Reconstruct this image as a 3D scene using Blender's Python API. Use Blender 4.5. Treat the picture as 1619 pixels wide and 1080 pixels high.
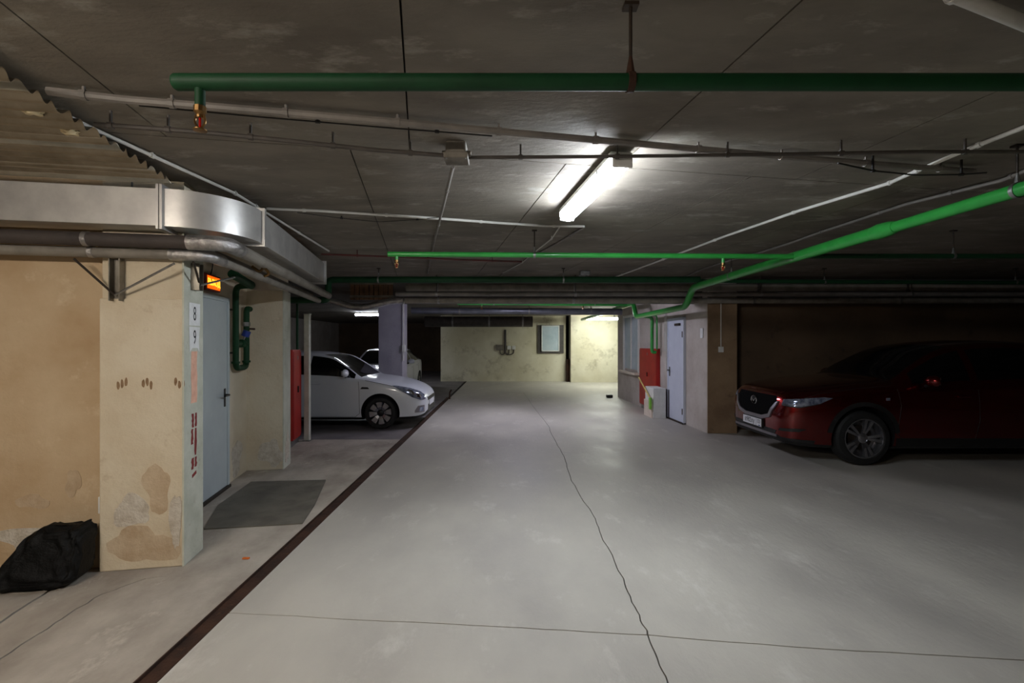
import bpy, bmesh, math, random
from mathutils import Vector, Matrix, noise
from mathutils.bvhtree import BVHTree
random.seed(7)
for o in list(bpy.data.objects): bpy.data.objects.remove(o)
SC = bpy.context.scene
COL = SC.collection
# ------------------------------------------------------------------ camera
F, CX, CY, EYE = 750.0, 800.0, 543.0, 1.62      # focal length and vanishing point in pixels of the 1619x1080 frame
cam_d = bpy.data.cameras.new('camera'); cam = bpy.data.objects.new('camera', cam_d); COL.objects.link(cam)
cam.location = (0, 0, EYE); cam.rotation_euler = (math.pi/2, 0, 0)
cam_d.sensor_width = 36; cam_d.lens = F/1619*36
cam_d.shift_x = (809.5-CX)/1619; cam_d.shift_y = (CY-540)/1619
cam_d.clip_start = 0.05; cam_d.clip_end = 200
SC.camera = cam
# ------------------------------------------------------------------ world and exposure (closed underground hall: faint ambient only)
W = bpy.data.worlds.new('world'); SC.world = W; W.use_nodes = True
W.node_tree.nodes['Background'].inputs[0].default_value = (0.55, 0.6, 0.7, 1)
W.node_tree.nodes['Background'].inputs[1].default_value = 0.02
SC.view_settings.view_transform = 'Standard'; SC.view_settings.look = 'None'
SC.view_settings.gamma = 1; SC.view_settings.use_curve_mapping = False
SC.view_settings.exposure = 1.5
LAMP_NEAR, LAMP_FAR, LAMP_BAY, LAMP_BACK, LAMP_MID = 36.0, 58.0, 20.0, 62.0, 36.0
# ------------------------------------------------------------------ geometry helpers
def P(px, py, z):
    s = (CY-py)/(z-EYE); return Vector(((px-CX)/s, F/s, z))
def G(px, py): return P(px, py, 0.0)
def Dp(px, py, d):
    s = F/d; return Vector(((px-CX)/s, d, EYE-(py-CY)/s))
A10 = math.radians(10)
U = Vector((math.cos(A10), math.sin(A10), 0)); V = Vector((-math.sin(A10), math.cos(A10), 0))
P0 = Vector((-2.347, 3.45, 0))
def L(u, v, z=0.0): return P0 + U*u + V*v + Vector((0, 0, z))
ZC = 2.80
def mesh_obj(name, bm, mat, parent=None, smooth=False, sharp=35):
    me = bpy.data.meshes.new(name)
    bmesh.ops.recalc_face_normals(bm, faces=bm.faces[:])
    bm.to_mesh(me); bm.free()
    return link(name, me, mat, parent, smooth, sharp)
def link(name, me, mat, parent=None, smooth=False, sharp=35):
    o = bpy.data.objects.new(name, me); COL.objects.link(o)
    for m in (mat if isinstance(mat, (list, tuple)) else [mat]): me.materials.append(m)
    if smooth:
        for p in me.polygons: p.use_smooth = True
        me.set_sharp_from_angle(angle=math.radians(sharp))
    if parent is not None: o.parent = parent
    return o
def empty(name, label, cat, loc=(0, 0, 0), rz=0.0, group=None):
    o = bpy.data.objects.new(name, None); COL.objects.link(o); o.location = loc; o.rotation_euler = (0, 0, rz)
    o.empty_display_size = 0.1
    return tag(o, label, cat, group)
def tag(o, label, cat, group=None):
    o['label'] = label; o['category'] = cat
    if group: o['group'] = group
    return o
def struct(o): o['kind'] = 'structure'; return o
def add_box(bm, lo, hi, M=None, bevel=0.0):
    x0, y0, z0 = lo; x1, y1, z1 = hi
    vs = [bm.verts.new(Vector(p)) for p in ((x0,y0,z0),(x1,y0,z0),(x1,y1,z0),(x0,y1,z0),(x0,y0,z1),(x1,y0,z1),(x1,y1,z1),(x0,y1,z1))]
    fs = [bm.faces.new([vs[i] for i in f]) for f in ((0,3,2,1),(4,5,6,7),(0,1,5,4),(1,2,6,5),(2,3,7,6),(3,0,4,7))]
    if bevel > 0:
        es = list({e for f in fs for e in f.edges})
        r = bmesh.ops.bevel(bm, geom=es, offset=bevel, segments=2, affect='EDGES', profile=0.5)
        vs = list({v for f in r['faces'] for v in f.verts} | {v for v in vs if v.is_valid})
    if M is not None:
        for v in vs: v.co = M @ v.co
    return vs
def box(name, lo, hi, mat, parent=None, M=None, bevel=0.0):
    bm = bmesh.new(); add_box(bm, lo, hi, M, bevel); return mesh_obj(name, bm, mat, parent)
ML = Matrix(((U.x, V.x, 0, P0.x), (U.y, V.y, 0, P0.y), (0, 0, 1, 0), (0, 0, 0, 1)))
def lbox(name, lo, hi, mat, parent=None, bevel=0.0): return box(name, lo, hi, mat, parent, ML, bevel)
def frame_to(d):
    d = d.normalized(); up = Vector((0, 0, 1)) if abs(d.z) < 0.95 else Vector((1, 0, 0))
    a = d.cross(up).normalized(); b = d.cross(a).normalized(); return a, b
def smooth_path(pts, r=0.12, n=5):
    pts = [Vector(p) for p in pts]; out = [pts[0]]
    for i in range(1, len(pts)-1):
        a, b, c = pts[i-1], pts[i], pts[i+1]
        da, dc = (a-b), (c-b); k = min(r, da.length*0.48, dc.length*0.48)
        p, q = b+da.normalized()*k, b+dc.normalized()*k
        for j in range(n+1):
            t = j/n; out.append(p*(1-t)**2 + b*2*t*(1-t) + q*t*t)
    out.append(pts[-1]); return out
def add_tube(bm, pts, r, seg=12, caps=True):
    pts = [Vector(p) for p in pts]; rings = []
    rs = r if isinstance(r, (list, tuple)) else [r]*len(pts)
    a = None
    for i, p in enumerate(pts):
        d = (pts[min(i+1, len(pts)-1)]-pts[max(i-1, 0)]).normalized()
        if a is None: a, b = frame_to(d)
        else:
            a = (a - d*a.dot(d)).normalized(); b = d.cross(a).normalized()
        rings.append([bm.verts.new(p + (a*math.cos(2*math.pi*k/seg) + b*math.sin(2*math.pi*k/seg))*rs[i]) for k in range(seg)])
    for i in range(len(rings)-1):
        for k in range(seg):
            bm.faces.new((rings[i][k], rings[i][(k+1)%seg], rings[i+1][(k+1)%seg], rings[i+1][k]))
    if caps:
        bm.faces.new(rings[0][::-1]); bm.faces.new(rings[-1])
def tube(name, pts, r, mat, parent=None, seg=12, bend=0.0):
    bm = bmesh.new()
    if bend > 0: pts = smooth_path(pts, bend)
    add_tube(bm, pts, r, seg); return mesh_obj(name, bm, mat, parent, True, 40)
def lathe(bm, prof, M, seg=32, close=False):
    rings = []
    for (r, h) in prof:
        rings.append([bm.verts.new(M @ Vector((r*math.cos(2*math.pi*k/seg), r*math.sin(2*math.pi*k/seg), h))) for k in range(seg)])
    n = len(rings)
    for i in range(n if close else n-1):
        for k in range(seg):
            bm.faces.new((rings[i][k], rings[i][(k+1)%seg], rings[(i+1)%n][(k+1)%seg], rings[(i+1)%n][k]))
    if not close:
        bm.faces.new(rings[0][::-1]); bm.faces.new(rings[-1])
def prism(name, pts, z0, z1, mat, parent=None):
    bm = bmesh.new(); a = [bm.verts.new((p[0], p[1], z0)) for p in pts]; b = [bm.verts.new((p[0], p[1], z1)) for p in pts]
    bm.faces.new(a[::-1]); bm.faces.new(b); n = len(pts)
    for i in range(n): bm.faces.new((a[i], a[(i+1)%n], b[(i+1)%n], b[i]))
    bmesh.ops.triangulate(bm, faces=[f for f in bm.faces if len(f.verts) > 4])
    return mesh_obj(name, bm, mat, parent)
def plate(name, pts, nrm, th, mat, parent=None):
    """flat polygon of 3D points with thickness th along nrm"""
    bm = bmesh.new(); n3 = Vector(nrm).normalized()*th
    a = [bm.verts.new(Vector(p)) for p in pts]; b = [bm.verts.new(Vector(p)+n3) for p in pts]; n = len(pts)
    bm.faces.new(a[::-1]); bm.faces.new(b)
    for i in range(n): bm.faces.new((a[i], a[(i+1)%n], b[(i+1)%n], b[i]))
    return mesh_obj(name, bm, mat, parent)
def text_on(name, s, size, centre, right, up, mat, parent=None, depth=0.0015, xs=1.0):
    c = bpy.data.curves.new(name, 'FONT'); c.body = s; c.size = size; c.align_x = 'CENTER'; c.align_y = 'CENTER'; c.extrude = depth
    o = bpy.data.objects.new('tmp', c); COL.objects.link(o)
    me = bpy.data.meshes.new_from_object(o.evaluated_get(bpy.context.evaluated_depsgraph_get()))
    bpy.data.objects.remove(o); right = Vector(right).normalized(); up = Vector(up).normalized(); n = right.cross(up)
    for v in me.vertices: v.co = Vector(centre) + right*v.co.x*xs + up*v.co.y + n*v.co.z
    me.materials.clear()
    return link(name, me, mat, parent)
# ------------------------------------------------------------------ materials
def lin(c):
    c = [x/255 for x in c]; return tuple((x/12.92 if x <= 0.04045 else ((x+0.055)/1.055)**2.4) for x in c) + (1,)
MATS = {}
def mat(name, c, rough=0.6, metal=0.0, c2=None, scale=3.0, c3=None, scale3=11.0, bump=0.0, bscale=40.0, world=False, stretch=None, coat=0.0, spec=0.5, lo=0.38, hi=0.66, emit=None, lo3=0.58, hi3=0.72, rough2=None):
    if name in MATS: return MATS[name]
    m = bpy.data.materials.new(name); m.use_nodes = True; nt = m.node_tree; b = nt.nodes['Principled BSDF']
    b.inputs['Base Color'].default_value = lin(c); b.inputs['Roughness'].default_value = rough; b.inputs['Metallic'].default_value = metal
    b.inputs['Specular IOR Level'].default_value = spec
    if coat: b.inputs['Coat Weight'].default_value = coat; b.inputs['Coat Roughness'].default_value = 0.05
    if emit: b.inputs['Emission Color'].default_value = lin(emit[0]); b.inputs['Emission Strength'].default_value = emit[1]
    if c2 or bump:
        if world:
            src = nt.nodes.new('ShaderNodeNewGeometry').outputs['Position']
        else:
            src = nt.nodes.new('ShaderNodeTexCoord').outputs['Object']
        if stretch:
            mp = nt.nodes.new('ShaderNodeMapping'); mp.inputs['Scale'].default_value = stretch; nt.links.new(src, mp.inputs[0]); src = mp.outputs[0]
        def nz(sc, det=8, rg=0.6):
            n = nt.nodes.new('ShaderNodeTexNoise'); n.inputs['Scale'].default_value = sc; n.inputs['Detail'].default_value = det; n.inputs['Roughness'].default_value = rg
            nt.links.new(src, n.inputs['Vector']); return n.outputs[0]
        def ramp(v, a, z):
            r = nt.nodes.new('ShaderNodeMapRange'); r.inputs[1].default_value = a; r.inputs[2].default_value = z; nt.links.new(v, r.inputs[0]); return r.outputs[0]
        def mix(f, a, z):
            x = nt.nodes.new('ShaderNodeMix'); x.data_type = 'RGBA'; nt.links.new(f, x.inputs[0])
            if isinstance(a, tuple): x.inputs[6].default_value = a
            else: nt.links.new(a, x.inputs[6])
            x.inputs[7].default_value = z; return x.outputs[2]
        if c2:
            f = ramp(nz(scale), lo, hi); col = mix(f, lin(c), lin(c2))
            if rough2 is not None:
                r = nt.nodes.new('ShaderNodeMapRange'); r.inputs[3].default_value = rough; r.inputs[4].default_value = rough2; nt.links.new(f, r.inputs[0]); nt.links.new(r.outputs[0], b.inputs['Roughness'])
            if c3: col = mix(ramp(nz(scale3, 10, 0.7), lo3, hi3), col, lin(c3))
            nt.links.new(col, b.inputs['Base Color'])
        if bump:
            bn = nt.nodes.new('ShaderNodeBump'); bn.inputs['Strength'].default_value = bump; bn.inputs['Distance'].default_value = 0.02
            nt.links.new(nz(bscale, 10, 0.65), bn.inputs['Height']); nt.links.new(bn.outputs[0], b.inputs['Normal'])
    MATS[name] = m; return m
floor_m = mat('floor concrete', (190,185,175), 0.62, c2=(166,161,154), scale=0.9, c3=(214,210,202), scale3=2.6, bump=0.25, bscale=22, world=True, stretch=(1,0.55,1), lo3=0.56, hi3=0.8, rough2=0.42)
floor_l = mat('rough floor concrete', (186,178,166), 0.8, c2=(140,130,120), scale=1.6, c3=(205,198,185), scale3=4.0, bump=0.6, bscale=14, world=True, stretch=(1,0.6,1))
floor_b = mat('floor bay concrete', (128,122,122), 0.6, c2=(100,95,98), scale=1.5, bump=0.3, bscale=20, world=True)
sub_m = mat('joint dirt', (38,32,28), 0.9, c2=(25,22,20), scale=8)
ceil_m = mat('ceiling concrete', (128,121,110), 0.75, c2=(98,91,82), scale=1.3, c3=(166,162,152), scale3=3.5, bump=0.35, bscale=16, world=True, stretch=(0.7,1.6,1), lo3=0.55, hi3=0.75)
plaster_o = mat('ochre plaster', (208,186,154), 0.85, c2=(184,156,120), scale=1.2, c3=(216,198,168), scale3=3.0, bump=0.35, bscale=18, world=True)
plaster_b = mat('beige plaster', (220,209,186), 0.85, c2=(206,190,162), scale=1.5, c3=(180,158,126), scale3=4.0, bump=0.4, bscale=18, world=True, lo3=0.6, hi3=0.8)
plaster_w = mat('whitewashed plaster', (206,206,192), 0.85, c2=(184,186,170), scale=5, c3=(160,150,130), scale3=14, bump=0.4, bscale=25, world=True, lo3=0.6, hi3=0.75)
plaster_s = mat('stained back wall plaster', (218,213,190), 0.85, c2=(196,189,160), scale=0.8, c3=(160,152,126), scale3=1.7, bump=0.3, bscale=10, world=True, lo3=0.54, hi3=0.72)
plaster_g = mat('grey peeling plaster', (196,188,180), 0.85, c2=(176,166,156), scale=2.0, c3=(120,104,90), scale3=9, bump=0.5, bscale=16, world=True, lo3=0.64, hi3=0.74)
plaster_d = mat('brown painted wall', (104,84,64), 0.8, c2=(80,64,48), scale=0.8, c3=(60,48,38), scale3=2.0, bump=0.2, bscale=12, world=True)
col_m = mat('lilac grey column paint', (160,157,168), 0.7, c2=(142,139,152), scale=2, bump=0.2, bscale=20, world=True)
patch_w = mat('efflorescence', (222,214,200), 0.95, c2=(196,184,166), scale=18, bump=0.8, bscale=60, world=True)
patch_d = mat('damp stain', (202,182,154), 0.9, c2=(184,160,130), scale=8, bump=0.5, bscale=30, world=True)
patch_s = mat('soot stain', (150,122,92), 0.9, c2=(120,94,68), scale=30, world=True)
galv = mat('galvanised sheet', (206,204,200), 0.38, 0.55, c2=(184,182,180), scale=5, bump=0.05, bscale=6)
galv_d = mat('old galvanised sheet', (140,134,124), 0.4, 0.8, c2=(100,94,84), scale=4, bump=0.05, bscale=8)
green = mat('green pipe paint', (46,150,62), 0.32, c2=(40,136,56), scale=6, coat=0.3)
green_shaded = mat('shaded green pipe paint', (15,64,35), 0.6, c2=(12,54,29), scale=6, spec=0.3)  # same green paint, its colour darkened for pipes away from the lamps
brass = mat('brass', (140,108,66), 0.4, 0.9, c2=(104,78,48), scale=30)
redbulb = mat('red glass bulb', (160,20,16), 0.1)
steel = mat('zinc steel', (160,160,158), 0.4, 0.9, c2=(130,130,128), scale=20)
iron = mat('dark iron', (52,48,44), 0.55, 0.6, c2=(70,58,48), scale=15)
rust = mat('rusty steel', (74,48,34), 0.8, 0.3, c2=(48,32,24), scale=6, c3=(100,68,46), scale3=20, bump=0.4, bscale=50)
conduit_w = mat('white conduit plastic', (216,214,208), 0.45, c2=(196,194,188), scale=5)
conduit_g = mat('grey conduit plastic', (128,122,116), 0.5, c2=(104,100,96), scale=5)
conduit_d = mat('dark dusty conduit and board shadow', (78,72,68), 0.6, c2=(60,56,52), scale=6)
cable_k = mat('black cable rubber', (22,21,21), 0.6, c2=(30,28,27), scale=9)
insul_d = mat('dark foam insulation', (72,64,60), 0.7, c2=(56,50,48), scale=5, bump=0.2, bscale=20)
insul_l = mat('grey foam insulation', (140,134,124), 0.6, c2=(112,106,98), scale=5, bump=0.2, bscale=20)
foil = mat('foil tape', (196,194,192), 0.28, 0.85, c2=(150,148,148), scale=14, bump=0.5, bscale=40)
box_g = mat('dusty grey plastic box', (128,122,112), 0.6, c2=(100,95,86), scale=10)
white_p = mat('white plastic', (226,226,222), 0.4, c2=(214,214,210), scale=10)
ivory_p = mat('ivory board', (226,212,196), 0.6, c2=(214,198,182), scale=6)
door_m = mat('pale blue grey door paint', (190,200,204), 0.4, c2=(180,190,196), scale=3)
door_w = mat('white blue door paint', (206,212,226), 0.4, c2=(196,202,218), scale=3)
black_p = mat('black plastic', (18,18,18), 0.45, c2=(24,24,24), scale=10)
bag_m = mat('black polythene', (6,7,7), 0.55, c2=(8,8,9), scale=5, bump=0.7, bscale=14, spec=0.2)
red_m = mat('red painted metal', (176,26,22), 0.4, c2=(150,20,18), scale=3)
mat_m = mat('dark rubber mat', (112,108,98), 0.85, c2=(92,88,80), scale=4, bump=0.5, bscale=120)
wood = mat('brown slat wood', (120,88,60), 0.7, c2=(84,60,42), scale=4, stretch=(6,6,1), bump=0.2, bscale=30)
paper = mat('paper', (232,232,232), 0.8, c2=(222,222,220), scale=20)
ink = mat('ink', (28,30,34), 0.7, c2=(36,38,40), scale=30)
peach = mat('peach paint', (240,190,165), 0.85, c2=(225,170,145), scale=20)
redpaint = mat('dark red paint', (140,50,48), 0.85, c2=(120,40,40), scale=25)
orange_m = mat('orange scrap', (214,110,40), 0.6, c2=(196,96,32), scale=30)
blue_m = mat('blue plastic', (30,60,150), 0.4, c2=(26,50,130), scale=20)
lime_m = mat('lime plastic', (130,196,70), 0.4, c2=(118,180,62), scale=10)
yellow_m = mat('pale yellow wood', (226,206,130), 0.5, c2=(210,188,110), scale=10)
glass_k = mat('dark tinted glass', (8,9,11), 0.04, c2=(10,11,13), scale=1, spec=0.6)
lens = mat('clear lamp lens', (176,184,204), 0.08, 0.6, c2=(90,98,124), scale=14)
chrome = mat('chrome', (215,215,220), 0.12, 1.0, c2=(200,200,205), scale=4)
satin = mat('satin silver trim', (150,146,152), 0.35, 0.8, c2=(140,136,142), scale=4)
car_white = mat('white car paint', (214,218,224), 0.3, c2=(208,212,220), scale=2, coat=0.7)
car_red = mat('dark red car paint', (118,14,12), 0.24, 0.95, c2=(108,12,11), scale=2, coat=1.0)
trim_k = mat('black rubber trim', (14,14,15), 0.6, c2=(20,20,21), scale=12)
grille_k = mat('matt black grille mesh', (7,7,8), 0.85, c2=(10,10,11), scale=40, spec=0.08)
tyre_m = mat('tyre rubber', (16,16,17), 0.75, c2=(24,24,24), scale=14)
rim_m = mat('alloy', (170,170,176), 0.25, 0.9, c2=(150,150,156), scale=10)
rim_k = mat('dark alloy', (30,30,32), 0.4, 0.6, c2=(24,24,26), scale=10)
plate_m = mat('number plate white', (225,226,232), 0.4, c2=(215,216,222), scale=30)
pane_m = mat('frosted window pane', (190,205,212), 0.25, c2=(170,188,198), scale=3)
def lampmat(name, c, strength): return mat(name, (240,240,240), 0.4, c2=(235,235,235), scale=5, emit=(c, strength))

# ================================================================== SETTING
# ---- floor: dirt bed under separate concrete slabs, joints are real gaps
floor = struct(box('floor', (-10,-6,-0.16), (10.5,28,-0.035), sub_m))
DX0, DX1 = -1.78, -1.665
crack = [G(828,621), G(845,645), G(866,672), G(874,690), G(892,722), G(903,760), G(938,815), G(950,845), G(986,915), G(1004,960), G(1024,1004)]
crack2 = [G(1024,1004), G(1040,1043), G(1056,1080)]
d = (crack2[-1]-crack2[0]).normalized(); crack2.append(crack2[-1]+d*1.2); crack2.append(Vector((crack2[-1].x+0.35,-6,0)))
jl = [G(352,969), G(470,974), G(560,980), G(700,986), G(830,993), G(925,999), G(1024,1004)]
jl[0].x = DX1
jr = [G(1024,1004), G(1150,1015), G(1300,1026), G(1460,1035), G(1619,1044)]
d = (jr[-1]-jr[-2]).normalized(); jr.append(jr[-1]+d*9)
g = 0.004
def sh(pts, dx, dy): return [(p.x+dx, p.y+dy) for p in pts]
def dense(pts, n=5, j=0.006):
    out = []
    for a, b in zip(pts, pts[1:]):
        for k in range(n):
            t = k/n; p = a.lerp(b, t)
            if k: p = p + Vector((random.uniform(-j, j), random.uniform(-j, j), 0))
            out.append(p)
    return out + [pts[-1]]
crack = dense(crack, 6, 0.010); crack2 = dense(crack2, 4, 0.004); jl = dense(jl, 3, 0.003); jr = dense(jr, 3, 0.003)
yf = crack[0].y
def slab(pts, m=floor_m, z=0.0): return prism('slab', pts, -0.12, z, m, floor)
slab([(DX1, yf)] + sh(crack, -g, 0)[:-1] + [(crack[-1].x-g, crack[-1].y+g)] + sh(jl[::-1], 0, g)[1:])
slab(sh(crack[::-1], g, 0)[1:] + [(10.5, yf), (10.5, jr[-1].y+g)] + sh(jr[::-1], 0, g)[1:-1] + [(jr[0].x+g, jr[0].y+g)])
slab(sh(jl, 0, -g)[:-1] + [(jl[-1].x-g, jl[-1].y-g)] + sh(crack2, -g, 0)[1:] + [(DX1, -6)])
slab([(jr[0].x+g, jr[0].y-g)] + sh(jr, 0, -g)[1:] + [(10.5, jr[-1].y-g), (10.5, -6)] + sh(crack2[::-1], g, 0)[:-1])
slab([(DX1, yf+0.002), (10.5, yf+0.002), (10.5, 28), (DX1, 28)])
j1 = dense([Vector((-3.05,-6,0)), Vector((-2.86,2.2,0)), G(0,985), G(90,925), Vector((-3.04,3.30,0))], 4, 0.006)
j2 = dense([Vector((-2.52,-6,0)), Vector((-2.55,1.6,0)), G(0,1042), G(60,1003), G(110,970), G(160,940), G(230,915), Vector((-2.36,3.30,0))], 4, 0.008)
slab([(-10,-6)] + sh(j1, -0.009, 0) + [(-10, 3.30)], floor_l, 0.0)
slab(sh(j1, 0.009, 0) + sh(j2[::-1], -0.006, 0), floor_l, 0.0)
slab(sh(j2, 0.006, 0) + [(DX0, 3.30), (DX0, -6)], floor_l)
slab([(-10, 3.301), (DX0, 3.301), (DX0, 8.0), (-10, 8.0)], floor_l)
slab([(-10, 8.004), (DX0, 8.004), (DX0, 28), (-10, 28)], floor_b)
# ---- ceiling: rows of precast slabs laid along V with open seams
def UVp(u, v): p = U*u + V*v; return (p.x, p.y)
ceil_base = struct(box('ceiling', (-10,-6,ZC+0.03), (10.5,28,ZC+0.15), sub_m))
def crow(u0, n, v0, v1):
    for k in range(n):
        a, b = u0+k*1.362+0.004, u0+(k+1)*1.362-0.004
        prism('slab', [UVp(a, v0+0.004), UVp(b, v0+0.004), UVp(b, v1-0.004), UVp(a, v1-0.004)], ZC, ZC+0.1, ceil_m, ceil_base)
crow(-0.075-1.362*8, 17, -7.0, 3.0)
crow(-0.433-1.362*7, 18, 3.0, 9.4)
crow(-0.2-1.362*6, 16, 9.4, 18.6)
crow(-0.5-1.362*5, 16, 18.6, 29)
# ---- walls
wl = struct(lbox('wall_left', (-5.5,0.08,0), (-0.49,0.34,ZC), plaster_o))
lbox('pillar_face', (-0.54,0.0,0), (0.0,0.30,1.94), plaster_b, wl, 0.008)
lbox('pillar_top', (-0.53,0.02,1.93), (-0.004,0.30,ZC), plaster_b, wl)
lbox('corner_strip', (-0.006,-0.004,0), (0.006,0.30,2.42), plaster_w, wl)
# plaster patches on the pillar front
def blob(name, cu, cz, ru, rz, m, face='front', th=0.004, parent=None, seed=0, v0=0.0, jag=0.2):
    rnd = random.Random(seed); n = 26; pts = []
    for k in range(n):
        a = 2*math.pi*k/n; q = 1 + (0.16*math.sin(2*a+seed*1.7) + 0.14*math.sin(3*a+seed) + 0.08*math.sin(5*a+2*seed) + rnd.uniform(-0.35, 0.35)*jag)*(1 if jag > 0.1 else 0.4)
        if face == 'front': pts.append(L(cu+ru*q*math.cos(a), v0, cz+rz*q*math.sin(a)))
        else: pts.append(L(v0, cu+ru*q*math.cos(a), cz+rz*q*math.sin(a)))
    return plate(name, pts, (-V if face == 'front' else U), th, m, parent)
blob('plaster_patch', -0.33, 0.42, 0.13, 0.10, patch_w, parent=wl, seed=3)
blob('plaster_patch', -0.17, 0.58, 0.09, 0.16, patch_d, parent=wl, seed=6, th=0.002)
blob('plaster_patch', -0.26, 0.17, 0.22, 0.13, patch_d, parent=wl, seed=9, th=0.002)
blob('plaster_patch', -0.05, 0.34, 0.035, 0.22, patch_w, parent=wl, seed=12)
for k, cu in enumerate((-0.42, -0.26, -0.05)):
    for j in range(3): blob('scuff_mark', cu+0.025*j, 1.32+0.012*((j*7+k) % 3), 0.010, 0.03, patch_s, parent=wl, seed=20+k*3+j, th=0.001, jag=0.05)
blob('plaster_patch', -0.75, 0.62, 0.05, 0.09, patch_d, parent=wl, seed=33, v0=0.08)
blob('plaster_patch', -1.0, 0.50, 0.10, 0.05, patch_d, parent=wl, seed=35, v0=0.08)
blob('plaster_patch', -0.92, 0.24, 0.25, 0.10, patch_w, parent=wl, seed=38, v0=0.08, th=0.002)
w2 = struct(lbox('wall_side', (-0.75,0.34,0), (-0.49,4.62,ZC), plaster_b))
lbox('pilaster', (-0.50,2.70,0), (-0.05,3.02,2.3), plaster_b, w2, 0.008)
lbox('corner_strip', (-0.056,2.696,0), (-0.044,3.02,2.3), plaster_w, w2)
blob('plaster_patch', 2.86, 0.25, 0.09, 0.2, patch_w, 'side', parent=w2, seed=41, v0=-0.044)
blob('plaster_patch', -0.2, 0.22, 0.13, 0.18, patch_w, parent=w2, seed=42, v0=2.70)
blob('plaster_patch', 2.38, 0.25, 0.16, 0.2, patch_w, 'side', parent=w2, seed=44, v0=-0.49)
struct(lbox('wall_bay', (-5.5,4.36,0), (-0.75,4.62,ZC), plaster_g))
struct(box('wall_outer_left', (-10,-6,0), (-9.8,28,ZC), plaster_g))
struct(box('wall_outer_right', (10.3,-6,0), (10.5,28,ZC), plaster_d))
struct(box('wall_behind', (-10,-6,0), (10.5,-5.8,ZC), plaster_g))
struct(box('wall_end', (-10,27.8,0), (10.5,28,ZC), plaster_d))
# back wall block, its recess and the brightly lit stretch
wb = struct(box('wall_back', (-2.78,20.2,0), (2.55,27,ZC), plaster_s))
box('wall_stretch', (2.70,19.75,0), (10.3,20.4,ZC), plaster_s, wb)
box('rust_strip', (2.56,20.0,0), (2.69,20.2,0.95), rust, wb)
# right wall (door, window) running away, and the pillar end facing us
wr = struct(prism('wall_right', [(3.63,8.56),(4.16,8.56),(4.16,8.95),(4.6,14.3),(3.37,14.3)], 0, ZC, plaster_g))
RA, RB = Vector((3.63,8.56,0)), Vector((3.37,14.3,0)); RD = (RB-RA).normalized(); RN = Vector((-RD.y, RD.x, 0))   # RN points into the drive (-X)
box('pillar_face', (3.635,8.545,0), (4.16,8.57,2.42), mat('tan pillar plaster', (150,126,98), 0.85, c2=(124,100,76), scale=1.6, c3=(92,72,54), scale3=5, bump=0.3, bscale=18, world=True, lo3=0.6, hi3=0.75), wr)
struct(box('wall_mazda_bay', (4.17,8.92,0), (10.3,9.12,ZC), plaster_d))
# far column
cm = struct(box('column', (-3.08,11.45,0), (-2.50,12.0,ZC), col_m, None, None, 0.01))
# beam across the hall
struct(box('beam', (-9.8,8.75,2.38), (10.3,9.15,ZC), mat('beam concrete', (104,100,98), 0.8, c2=(82,78,76), scale=2, bump=0.2, bscale=18, world=True)))

# ================================================================== drain
dr = empty('drain_channel', 'rusty brown steel drain channel set along the concrete floor', 'drain', ((DX0+DX1)/2, 4, -0.03))
def rel(o, p): o.parent = p; o.matrix_parent_inverse = p.matrix_world.inverted() if False else Matrix.Translation(-Vector(p.location)); return o
rel(box('channel_bed', (DX0+0.004,-5.7,-0.03), (DX1-0.004,14.3,-0.014), rust), dr)
rel(box('channel_edge', (DX0+0.001,-5.7,-0.03), (DX0+0.009,14.3,0.003), rust), dr)
rel(box('channel_edge', (DX1-0.009,-5.7,-0.03), (DX1-0.001,14.3,0.003), rust), dr)
hp = G(711,631)
tag(tube('bent_rod', [hp, hp+Vector((0,0,0.2)), hp+Vector((0.05,0,0.27))], 0.022, rust, None, 8, 0.04), 'short bent iron stub standing at the far end of the drain', 'rod')

# ================================================================== doors
def door(name, M, w, h, mm, handle_left, label):
    """M maps local x along the wall, y out of the wall, z up"""
    d = struct(box(name, (0,0.004,0.03), (w,0.045,h), mm, None, M, 0.003)); d['label'] = label
    for lo, hi in (((-0.05,0,0),(0,0.055,h+0.05)), ((w,0,0),(w+0.05,0.055,h+0.05)), ((-0.05,0,h),(w+0.05,0.055,h+0.05))):
        box('frame_rail', lo, hi, mm, d, M, 0.003)
    box('threshold', (-0.05,0,0), (w+0.05,0.07,0.03), iron, d, M)
    hx = 0.07 if handle_left else w-0.07; sx = 1 if handle_left else -1
    box('handle_plate', (hx-0.02,0.045,0.92), (hx+0.02,0.052,1.12), black_p, d, M, 0.002)
    bm = bmesh.new(); add_tube(bm, smooth_path([M @ Vector((hx,0.05,1.05)), M @ Vector((hx,0.10,1.05)), M @ Vector((hx+sx*0.13,0.10,1.05))], 0.03), 0.011, 10)
    mesh_obj('handle', bm, black_p, d, True)
    for z in (0.25, h-0.3):
        bm = bmesh.new(); hx2 = w+0.004 if handle_left else -0.004
        add_tube(bm, [M @ Vector((hx2,0.055,z-0.06)), M @ Vector((hx2,0.055,z+0.06))], 0.012, 10); mesh_obj('hinge', bm, iron, d, True)
    return d
def frame_M(o, right, out): return Matrix(((right.x, out.x, 0, o.x), (right.y, out.y, 0, o.y), (0, 0, 1, o.z), (0, 0, 0, 1)))
door('door_1', frame_M(L(-0.49,1.12), V, U), 0.86, 2.08, door_m, False, 'pale grey steel door beside the numbered pillar')
Mr = frame_M(RA+RD*0.95, RD, RN)
d2 = door('door_2', Mr, 0.74, 2.10, door_w, False, 'white steel door with black handle in the peeling wall')
box('closer', (0.1,0.045,1.98), (0.32,0.09,2.03), iron, d2, Mr, 0.004)
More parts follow.
